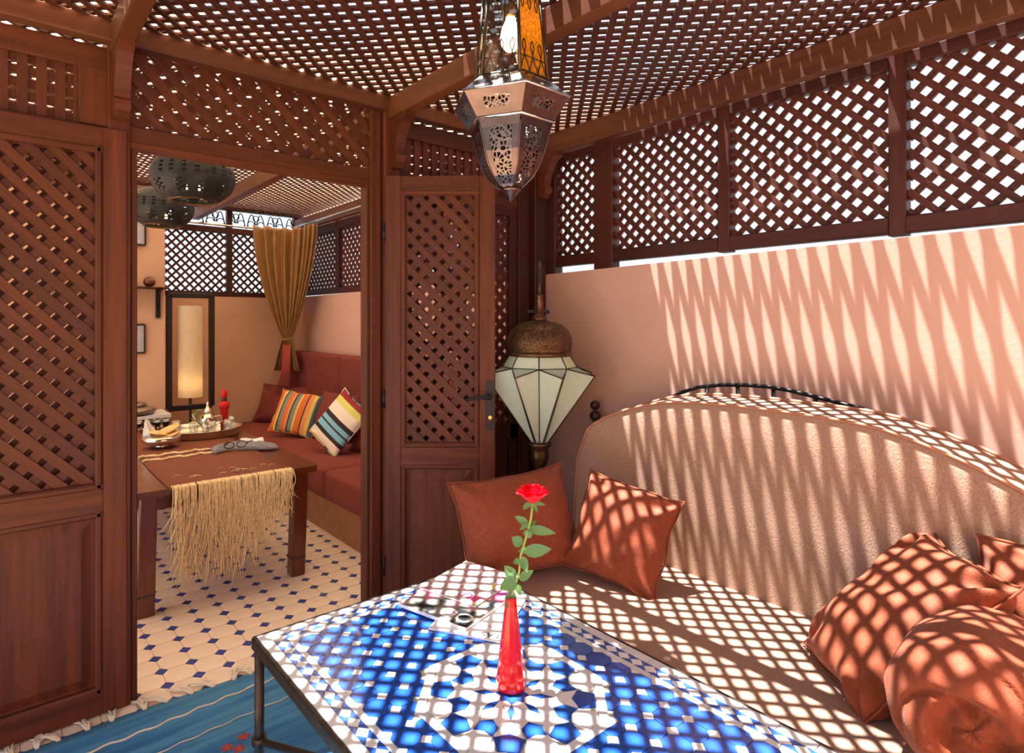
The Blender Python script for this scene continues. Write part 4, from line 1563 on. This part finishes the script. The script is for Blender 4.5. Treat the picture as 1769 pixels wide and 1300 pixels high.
pillow('striped_cushion', (2.07, 4.22, 0.640), (-0.80, -0.40, 0.44), (0.40, 0.05, 0.91), (0.38, 0.44, 0.13), 'stripe_cool', 45.0, 'cream cushion with blue, black and lime stripes on the maroon sofa', 'cushion', 'striped cushions on the sofa', roll=-0.42, wr=0.5)

# ---- low dining table with raffia runner
dt = thing('dining_table', (0.94, 4.1, 0.0), 'low dark polished wooden table with raffia runner in the inner room', 'table')
T2 = 0.605
tx0, tx1, ty0, ty1 = 0.455, 1.44, 3.19, 5.02
pts = []
for cx_, cy_, a0 in ((tx1 - 0.04, ty1 - 0.04, 0), (tx0 + 0.04, ty1 - 0.04, 90), (tx0 + 0.04, ty0 + 0.04, 180), (tx1 - 0.04, ty0 + 0.04, 270)):
    for k in range(5):
        a = math.radians(a0 + 22.5 * k)
        pts.append((cx_ + 0.04 * math.cos(a), cy_ + 0.04 * math.sin(a), T2 - 0.032))
MB().prism(pts, (0, 0, 0.032)).build('table_top', 'wood_table', dt, axes=(Y, -X, Z), fixn=True)
for y in (ty0 + 0.04, ty1 - 0.08):
    bar('apron', (tx0 + 0.08, y + 0.02, T2 - 0.07), (tx1 - 0.08, y + 0.02, T2 - 0.07), 0.025, 0.075, Z, 'wood_table', dt)
for x in (tx0 + 0.06, tx1 - 0.06):
    bar('apron', (x, ty0 + 0.08, T2 - 0.07), (x, ty1 - 0.08, T2 - 0.07), 0.025, 0.075, Z, 'wood_table', dt)
for x, dx in ((0.575, -0.012), (1.345, -0.02)):
    for y in (3.245, 4.93):
        lg = bar('leg', (x + dx, y, 0.0), (x, y, T2 - 0.033), 0.078, 0.078, Y, 'wood_table', dt, 0.006)
        MB().box((x + dx - 0.0405, y - 0.0405, 0.098), (x + dx + 0.0405, y + 0.0405, 0.106)).build('foot_line', 'black_wood', lg)
runner = thing('raffia_runner', (0.965, 4.1, T2), 'brown woven table runner ending in long pale raffia fringe', 'table runner')
rn = MB().grid(lambda a, b: (0.66 + 0.62 * a + 0.008 * math.sin(b * 9) * (a - 0.5), 3.175 + 1.84 * b, T2 + 0.0035 + (0.0 if b > 0.012 else -0.012)), 6, 60)
rn.build('mat', 'runner', runner, solid=0.004)
for yy in (3.86, 3.98, 4.99):
    MB().tube([(0.66 + 0.02 * k, yy + 0.014 * math.sin(k * 0.9), T2 + 0.010 + 0.003 * math.sin(k * 2.1)) for k in range(32)], 0.009, 5).build('raffia_braid', 'raffia', runner)
rr = random.Random(11)
fr = MB()
for k in range(360):
    x = 0.665 + 0.61 * rr.random()
    e = abs((x - 0.66) / 0.62 - 0.42)
    L = rr.uniform(0.12, 0.42) * (1.1 - 0.75 * max(0, (x - 1.02) / 0.26)) + 0.05
    y0 = 3.172 - rr.uniform(0.0, 0.012)
    wv, ph = rr.uniform(-0.035, 0.035), rr.uniform(0, 6.28)
    dr = rr.uniform(-0.09, 0.05)
    path = [(x, y0 + 0.03, T2 + 0.010), (x, y0 - 0.012, T2 + 0.006)]
    for q in range(1, 8):
        u = q / 7
        path.append((x + wv * math.sin(u * 5 + ph) * u + dr * u * u, y0 - 0.018 - 0.018 * math.sin(u * 3 + ph) * u - rr.uniform(0, 0.008), T2 - 0.004 - L * u))
    fr.tube(path, [0.0026] * 7 + [0.0020, 0.0010], 3)
tag(fr.build('raffia_fringe', 'raffia', runner), kind='stuff')
st_ = MB()
for k in range(14):
    x, y = rr.uniform(0.70, 1.24), rr.uniform(3.28, 3.42)
    st_.tube([(x, y, T2 + 0.008), (x + 0.02, y + 0.03, T2 + 0.010), (x + 0.045, y + 0.022, T2 + 0.008)], 0.0018, 4)
tag(st_.build('raffia_stitches', 'raffia', runner), kind='stuff')

# ---- tea tray
TT = T2 + 0.008
tray = thing('tea_tray', (1.15, 4.55, TT), 'oval silver gallery tray on the low wooden table', 'tray')


def oval(rx, ry, z, n=40):
    return [(1.15 + rx * math.cos(2 * PI * k / n), 4.55 + ry * math.sin(2 * PI * k / n), z) for k in range(n)]


MB().prism(oval(0.272, 0.235, TT + 0.004), (0, 0, 0.006)).build('tray_base', 'silver', tray, fixn=True)
mb = MB()
n = 40
for pr in (oval(0.272, 0.235, TT + 0.006), oval(0.285, 0.248, TT + 0.05), oval(0.288, 0.251, TT + 0.052), oval(0.278, 0.241, TT + 0.052)):
    mb.v += [V3(p) for p in pr]
for i in range(3):
    for j in range(n):
        mb.f.append((i * n + j, i * n + (j + 1) % n, (i + 1) * n + (j + 1) % n, (i + 1) * n + j))
        mb.smooth.append(True)
mb.build('gallery', 'silver', tray)
for k in range(4):
    w = PI / 4 + PI / 2 * k
    MB().ball((1.15 + 0.24 * math.cos(w), 4.55 + 0.20 * math.sin(w), TT), 0.010, 8).build('foot', 'silver', tray)
for i, (x, y, lb) in enumerate([(1.0, 4.60, 'clear tea glass at the end of the tray nearest the bread basket'), (1.085, 4.48, 'clear tea glass in front of the teapot, beside the mint'), (1.30, 4.43, 'clear tea glass at the front of the tray, near the red bottle'), (1.375, 4.58, 'clear tea glass at the sofa end of the tray'), (1.19, 4.42, 'clear tea glass between the teapot and the tray edge')]):
    gl = thing('tea_glass', (x, y, TT + 0.012), lb, 'glass', 'tea glasses on the tray')
    MB().lathe([(0.0005, 0.0), (0.024, 0.0), (0.026, 0.01), (0.030, 0.05), (0.034, 0.088), (0.0325, 0.088), (0.0285, 0.05), (0.024, 0.014), (0.0005, 0.012)], (x, y, TT + 0.0115), 20).build('body', 'tea_glass', gl)
    MB().tube([(x + 0.034 * math.cos(a), y + 0.034 * math.sin(a), TT + 0.0995) for a in [2 * PI * k / 20 for k in range(20)]], 0.0012, 4, closed=True).build('gilt_rim', 'silver', gl)
pot = thing('teapot', (1.21, 4.60, TT + 0.012), 'small silver Moroccan teapot with pointed lid on the tray', 'teapot')
MB().lathe([(0.03, 0.0), (0.042, 0.004), (0.036, 0.012), (0.052, 0.04), (0.06, 0.07), (0.052, 0.10), (0.036, 0.122), (0.03, 0.13)], (1.21, 4.60, TT + 0.0115), 22).build('body', 'silver', pot)
MB().lathe([(0.034, 0.13), (0.03, 0.145), (0.014, 0.17), (0.008, 0.182), (0.012, 0.192), (0.008, 0.202), (0.0005, 0.212)], (1.21, 4.60, TT + 0.0115), 18).build('lid', 'silver', pot)
MB().tube([(1.21 - 0.05, 4.60, TT + 0.07), (1.21 - 0.085, 4.595, TT + 0.10), (1.21 - 0.105, 4.59, TT + 0.14)], [0.012, 0.008, 0.006], 8).build('spout', 'silver', pot)
MB().tube([(1.21 + 0.05, 4.60, TT + 0.11), (1.21 + 0.095, 4.60, TT + 0.115), (1.21 + 0.10, 4.60, TT + 0.07), (1.21 + 0.055, 4.60, TT + 0.04)], 0.005, 6).build('handle', 'silver', pot)
mint = thing('mint_sprig', (1.13, 4.60, TT + 0.012), 'green mint sprig standing beside the teapot', 'herb')
MB().tube([(1.12, 4.60, TT + 0.014), (1.135, 4.595, TT + 0.09), (1.13, 4.59, TT + 0.16)], 0.002, 5).build('stem', 'stem', mint)
for k in range(9):
    a = 2.4 * k
    z0 = TT + 0.05 + 0.014 * k
    d = V3((math.cos(a), math.sin(a), 0.4)).normalized()
    sd = d.cross(Z).normalized()
    b0v = V3((1.13, 4.593, z0))
    MB().grid(lambda u, v: b0v + d * (0.05 * u) + sd * ((v - 0.5) * 0.036 * math.sin(PI * min(1.0, max(0.02, u))) ** 0.7) - Z * (0.012 * u * u), 6, 4).build('leaf', 'mint', mint)
rb = thing('red_bottle', (1.335, 4.63, TT + 0.012), 'tall bottle wrapped in red cloth on the tray', 'bottle')
MB().lathe([(0.0005, 0.0), (0.026, 0.0), (0.028, 0.03), (0.026, 0.09), (0.030, 0.14), (0.040, 0.165), (0.034, 0.19), (0.016, 0.205), (0.014, 0.225), (0.024, 0.24), (0.020, 0.285), (0.0005, 0.29)], (1.335, 4.63, TT + 0.0115), 14).build('body', 'red_cloth', rb)
MB().lathe([(0.017, 0.200), (0.020, 0.21), (0.017, 0.222)], (1.335, 4.63, TT + 0.0115), 14).build('neck_band', 'black_wood', rb)

# ---- bread basket
bk = thing('bread_dish', (0.835, 4.24, TT), 'footed glass dish of flat bread with white napkin on the runner', 'dish')
MB().lathe([(0.035, 0.0), (0.04, 0.006), (0.03, 0.016), (0.03, 0.022)], (0.835, 4.24, TT), 20).build('foot', 'silver', bk)
MB().lathe([(0.03, 0.02), (0.085, 0.024), (0.105, 0.032), (0.112, 0.075), (0.109, 0.075), (0.10, 0.036), (0.03, 0.028)], (0.835, 4.24, TT), 28).build('bowl', 'silver', bk)
for k, (dx, dy, tl) in enumerate(((0.0, 0.02, 0.0), (0.02, -0.01, 0.25), (-0.015, 0.01, -0.2), (0.03, 0.02, 0.4))):
    MB().lathe([(0.0005, -0.008), (0.07, -0.006), (0.078, 0.0), (0.07, 0.008), (0.0005, 0.012)], (0.845 + dx, 4.24 + dy, TT + 0.06 + 0.014 * k), 20, axis=(V3((math.cos(tl), 0, math.sin(tl))), Y, V3((-math.sin(tl), 0, math.cos(tl))))).build('flat_bread', 'bread', bk)
MB().grid(lambda u, v: (0.775 + 0.03 * math.sin(v * 7) * (1 - u) - 0.025 * u + (v - 0.5) * 0.09 * (1 - u * 0.85), 4.27 + 0.02 * math.cos(v * 9) * (1 - u), TT + 0.05 + 0.13 * u), 10, 10).build('napkin', 'white_cloth', bk, solid=0.003)

# ---- tealight cups on a wire rack
rk = thing('tealight_rack', (0.9, 4.9, TT), 'black wire rack of small tealight cups at the back of the table', 'candle rack')
i = 0
for a in range(4):
    for b in range(2):
        x, y = 0.80 + 0.062 * a + 0.02 * b, 4.86 + 0.08 * b
        cupo = MB().lathe([(0.012, 0.045), (0.026, 0.05), (0.030, 0.072), (0.028, 0.072), (0.022, 0.054), (0.0005, 0.052)], (x, y, TT), 14).build('cup', 'black_iron', rk)
        MB().lathe([(0.0005, 0.066), (0.0265, 0.066), (0.0265, 0.070), (0.0005, 0.071)], (x, y, TT), 12).build('wax', 'white_cloth', cupo)
        for q in range(3):
            w = 2 * PI * q / 3 + a
            MB().tube([(x + 0.010 * math.cos(w), y + 0.01 * math.sin(w), TT + 0.046), (x + 0.022 * math.cos(w), y + 0.022 * math.sin(w), TT + 0.001)], 0.0025, 4).build('leg', 'black_iron', cupo)
MB().tube([(0.80, 4.90, TT + 0.045), (1.0, 4.90, TT + 0.045)], 0.003, 5).build('rack_bar', 'black_iron', rk)

# ---- gloves, sunglasses, napkin
gv = thing('knitted_scarf', (1.22, 3.86, T2 + 0.006), 'crumpled grey knitted scarf on the corner of the low table', 'scarf')


def scarf(u, v, s=0.0):
    x = 1.04 + 0.37 * u
    y = 3.80 + 0.13 * v + 0.05 * math.sin(u * 5 + s) - 0.03 * u
    h = (0.016 + 0.05 * (0.5 + 0.5 * noise.noise(V3((u * 6, v * 3, 3.3 + s))))) * (math.sin(PI * min(1, max(0, v))) ** 0.5) * (0.25 + 0.75 * math.sin(PI * min(1, max(0, u))) ** 0.4)
    return (x, y, T2 + 0.0085 + h)


MB().grid(scarf, 40, 16).build('cloth', 'grey_knit', gv, solid=0.004)
nk = MB().grid(lambda u, v: (1.25 + 0.15 * u + 0.02 * v, 3.97 + 0.10 * v, T2 + 0.012 + 0.03 * math.sin(PI * v) * (1 - 0.4 * u) + 0.004 * math.sin(u * 8)), 12, 10).build('folded_napkin', 'white_cloth', solid=0.003)
tag(nk, 'folded white napkin lying behind the grey scarf', 'napkin')
sg = thing('sunglasses', (1.19, 3.82, T2 + 0.04), 'black sunglasses lying on the grey scarf', 'sunglasses')
for x in (1.125, 1.20):
    MB().tube([(x + 0.03 * math.cos(a), 3.80 + 0.01 * math.sin(a) * 0.4, T2 + 0.052 + 0.019 * math.sin(a)) for a in [2 * PI * k / 14 for k in range(14)]], 0.003, 5, closed=True).build('rim', 'black_iron', sg)
for x, dx in ((1.095, 0.06), (1.232, 0.07)):
    MB().tube([(x, 3.80, T2 + 0.056), (x + dx * 0.6, 3.85, T2 + 0.056), (x + dx, 3.905, T2 + 0.050)], 0.003, 5).build('temple', 'black_iron', sg)

# ---- stone stand with a pewter pot at the end of the table
sd_ = thing('stone_stand', (0.80, 5.25, 0.0), 'white stone topped stand on black legs behind the table', 'stand')
MB().box((0.45, 5.09, 0.675), (1.07, 5.42, 0.70)).build('stand_top', 'stone_top', sd_)
for x in (0.49, 0.93, 1.03):
    for y in (5.12, 5.38):
        MB().box((x - 0.012, y - 0.012, 0.0), (x + 0.012, y + 0.012, 0.675)).build('leg', 'black_wood', sd_)
pp = thing('lidded_pot', (0.82, 5.25, 0.70), 'flat round pewter pot with domed lid on the stone stand', 'pot')
MB().lathe([(0.10, 0.0), (0.16, 0.012), (0.175, 0.03), (0.165, 0.05), (0.12, 0.062)], (0.82, 5.25, 0.70), 30).build('body', 'pewter', pp)
MB().lathe([(0.105, 0.062), (0.11, 0.068), (0.10, 0.085), (0.06, 0.094), (0.02, 0.10), (0.02, 0.112), (0.0005, 0.116)], (0.82, 5.25, 0.70), 26).build('lid', 'pewter', pp)

# ---- pictures, shelf and ball on the side wall
for i, (z0, z1, x0, x1, lb) in enumerate(((2.045, 2.275, 0.70, 0.958, 'framed ochre print with grey mount, upper of the two by the shelf'), (1.165, 1.395, 0.69, 0.954, 'framed ochre print with grey mount, lower one below the shelf'))):
    pf = thing('framed_picture', ((x0 + x1) / 2, 5.49, z0), lb, 'picture', 'framed prints on the inner wall')
    for a, b in (((x0, z0), (x1, z0)), ((x0, z1), (x1, z1)), ((x0, z0), (x0, z1)), ((x1, z0), (x1, z1))):
        bar('frame', (a[0], 5.488, a[1]), (b[0], 5.488, b[1]), 0.014, 0.022, Y, 'black_wood', pf, 0.002)
    MB().box((x0, 5.488, z0), (x1, 5.499, z1)).build('mount', 'art_mat', pf)
    pr = MB().box((x0 + 0.05, 5.486, z0 + 0.05), (x1 - 0.075, 5.489, z1 - 0.045)).build('print', 'art_ochre', pf)
    cx_ = (x0 + x1) / 2 - 0.005
    MB().tube([(cx_ - 0.03, 5.485, z0 + 0.07), (cx_ - 0.012, 5.485, z0 + 0.10), (cx_, 5.485, z0 + 0.15), (cx_ + 0.012, 5.485, z0 + 0.10), (cx_ + 0.03, 5.485, z0 + 0.07), (cx_ - 0.03, 5.485, z0 + 0.07)], 0.003, 4).build('ink_figure', 'art_ink', pr)
sh = thing('wall_shelf', (0.8, 5.42, 1.69), 'thin dark wall shelf on a black iron bracket', 'shelf')
bar('board', (0.2, 5.41, 1.692), (1.10, 5.41, 1.692), 0.18, 0.012, Z, 'wood_dark', sh)
MB().box((1.035, 5.478, 1.45), (1.07, 5.498, 1.685)).build('bracket_plate', 'black_iron', sh)
MB().tube([(1.052, 5.35, 1.684), (1.052, 5.40, 1.66), (1.052, 5.45, 1.61), (1.052, 5.48, 1.52)], 0.006, 6).build('bracket_scroll', 'black_iron', sh)
bl = MB().ball((0.975, 5.41, 1.698 + 0.043), 0.046, 20, 0.93).build('wooden_ball', 'wood_table')
tag(bl, 'polished round wooden ball standing on the wall shelf', 'ornament')

# ---- floor lamp: paper cylinder in an open black frame
fl = thing('floor_lamp', (1.32, 5.58, 0.0), 'floor lamp with tall paper cylinder inside a black wooden frame', 'lamp')
FY = 5.58
fx0, fx1, fz0, fz1 = 1.155, 1.50, 0.675, 1.645
for a, b in (((fx0, fz0), (fx1, fz0)), ((fx0, fz1), (fx1, fz1)), ((fx0, fz0), (fx0, fz1)), ((fx1, fz0), (fx1, fz1))):
    bar('frame_bar', (a[0], FY, a[1]), (b[0], FY, b[1]), 0.045, 0.045, Y, 'black_wood', fl)
MB().lathe([(0.098, 0.765), (0.098, 1.555)], (1.325, FY, 0), 30).build('shade_core', 'paper_shade', fl) if False else None
sh_ = MB()
base = 0
n = 30
for z in (0.765, 1.555):
    for j in range(n):
        w = 2 * PI * j / n
        sh_.v.append(V3((1.325 + 0.098 * math.cos(w), FY + 0.098 * math.sin(w), z)))
for j in range(n):
    sh_.f.append((j, (j + 1) % n, n + (j + 1) % n, n + j))
    sh_.smooth.append(True)
sh_.build('paper_shade', 'paper_shade', fl)
MB().tube([(1.325, FY, 0.02), (1.325, FY, 0.86)], 0.012, 8).build('pole', 'black_iron', fl)
MB().lathe([(0.13, 0.0), (0.13, 0.02), (0.02, 0.03)], (1.325, FY, 0), 24).build('base', 'black_iron', fl)
MB().ball((1.325, FY, 0.885), 0.032, 14).build('bulb', 'bulb_dim', fl)

# ---- two black pierced globe lamps


def globe(c, rx, rz, lb, drop):
    g_ = thing('globe_lamp', c, lb, 'lamp', 'black pierced globe lamps')
    n, m = 64, 34
    mb = MB()
    for i in range(m + 1):
        t = PI * (0.03 + 0.80 * i / m)
        for j in range(n):
            w = 2 * PI * j / n
            gore = 1 + 0.022 * abs(math.sin(w * 5)) * math.sin(t)
            r = rx * math.sin(t) ** 0.85 * gore
            mb.v.append(V3((c[0] + r * math.cos(w), c[1] + r * math.sin(w), c[2] + rz * math.cos(t))))
    rg = random.Random(2)
    for i in range(m):
        for j in range(n):
            u, v = (j % 6.4) / 6.4, i / m
            cen = abs(u - 0.5)
            hole = (0.45 < v < 0.62 and (abs(cen - 0.26) < 0.07) and i % 2 == 0) or (0.70 < v < 0.86 and cen < 0.24 and (i + j) % 2 == 0)
            if hole:
                continue
            mb.f.append((i * n + j, i * n + (j + 1) % n, (i + 1) * n + (j + 1) % n, (i + 1) * n + j))
            mb.smooth.append(True)
    mb.build('pierced_globe', 'black_perf', g_, fixn=False)
    zb = c[2] + rz * math.cos(PI * 0.83)
    rbm = rx * math.sin(PI * 0.83) ** 0.85
    MB().tube([(c[0] + rbm * math.cos(2 * PI * k / 30), c[1] + rbm * math.sin(2 * PI * k / 30), zb) for k in range(30)], 0.006, 6, closed=True).build('bottom_ring', 'brass', g_)
    MB().ball((c[0], c[1], c[2] - rz * 0.42), 0.035, 14).build('bulb', 'bulb_dim', g_)
    MB().tube([(c[0], c[1], c[2] - rz * 0.3), (c[0], c[1], drop)], 0.006, 6).build('cord', 'black_iron', g_)
    MB().lathe([(0.03, rz * 0.97), (0.035, rz * 1.0), (0.012, rz * 1.06)], c, 16).build('cap', 'black_perf', g_)


globe((0.794, 3.286, 2.160), 0.200, 0.142, 'larger black pierced globe lamp hanging nearer the doorway', 2.53)
globe((0.888, 4.50, 2.195), 0.200, 0.142, 'smaller-looking black pierced globe lamp hanging deeper in the inner room', 2.53)

# ---- curtain gathered in the corner, hung on two rods
cu = thing('curtain', (2.3, 5.85, 0.93), 'bronze taffeta curtain gathered by a cord in the corner', 'curtain')
top = [(1.985, 5.93), (2.20, 5.93), (2.33, 5.90), (2.385, 5.75), (2.40, 5.55), (2.40, 5.34)]


def along(path, t):
    seg = [(V3((b[0] - a[0], b[1] - a[1], 0))).length for a, b in zip(path, path[1:])]
    s = t * sum(seg)
    for (a, b), l in zip(zip(path, path[1:]), seg):
        if s <= l or (a, b) == (path[-2], path[-1]):
            return V3((a[0] + (b[0] - a[0]) * s / l, a[1] + (b[1] - a[1]) * s / l, 0))
        s -= l


KN = V3((2.285, 5.815, 0))


def cloth(u, v):
    p = along(top, u)
    if v < 0.78:
        q = v / 0.78
        k = 1 - 0.86 * (q ** 1.7)
        z = 2.375 - 1.135 * q - 0.02 * abs(math.sin(u * 19)) * (1 - q)
    else:
        q = (v - 0.78) / 0.22
        k = 0.14 + 0.26 * q ** 0.8
        z = 1.24 - 0.31 * q
    c = KN + (p - KN) * k
    n_ = V3((-0.62, -0.784, 0))
    amp = 0.035 * (0.5 + 0.5 * k) if v < 0.78 else 0.022 + 0.015 * (v - 0.78) / 0.22
    fold = math.sin(u * 58 + 0.7 * math.sin(v * 4)) + 0.4 * math.sin(u * 23 + 2)
    c = c + n_ * (amp * fold * (0.35 + 0.65 * min(1, k * 2.2)))
    return (c.x, c.y, z)


MB().grid(cloth, 150, 46).build('cloth', 'curtain', cu, solid=0.002)
MB().tube([(2.285 + 0.062 * math.cos(a) * 0.8, 5.815 + 0.062 * math.sin(a), 1.243 + 0.006 * math.sin(3 * a)) for a in [2 * PI * k / 20 for k in range(20)]], 0.008, 6, closed=True).build('tie_cord', 'curtain', cu)
tb = MB()
for k in range(9):
    a = (k - 4) * 0.009
    tb.tube([(2.25 + a * 0.75, 5.735 - a * 0.62, 1.19), (2.235 + a * 0.8, 5.73 - a * 0.62, 0.95), (2.205 + a * 1.8 * 0.8, 5.74 - a * 1.6 * 0.6, 0.715)], [0.006, 0.006, 0.0035], 5)
tag(tb.build('tassel', 'tassel', cu, fixn=False), 'dull red hanging tassel')
for a, b, nm, lb in (((1.11, 6.02, 2.352), (2.42, 6.02, 2.352), 'curtain_rod', 'silver curtain rod across the back screen of the inner room'), ((2.42, 2.62, 2.392), (2.42, 6.0, 2.392), 'curtain_rod', 'silver curtain rod along the sofa side of the inner room')):
    r_ = thing(nm, ((a[0] + b[0]) / 2, (a[1] + b[1]) / 2, a[2]), lb, 'curtain rod', 'curtain rods')
    MB().tube([a, b], 0.010, 10).build('rod', 'silver', r_)
    for t in (0.03, 0.97):
        p = V3(a).lerp(V3(b), t)
        wx = 6.16 if a[1] == b[1] else p.y
        MB().tube([p, (p.x if a[1] == b[1] else WU + 0.03, wx, p.z)], 0.007, 6).build('rod_bracket', 'black_iron', r_)
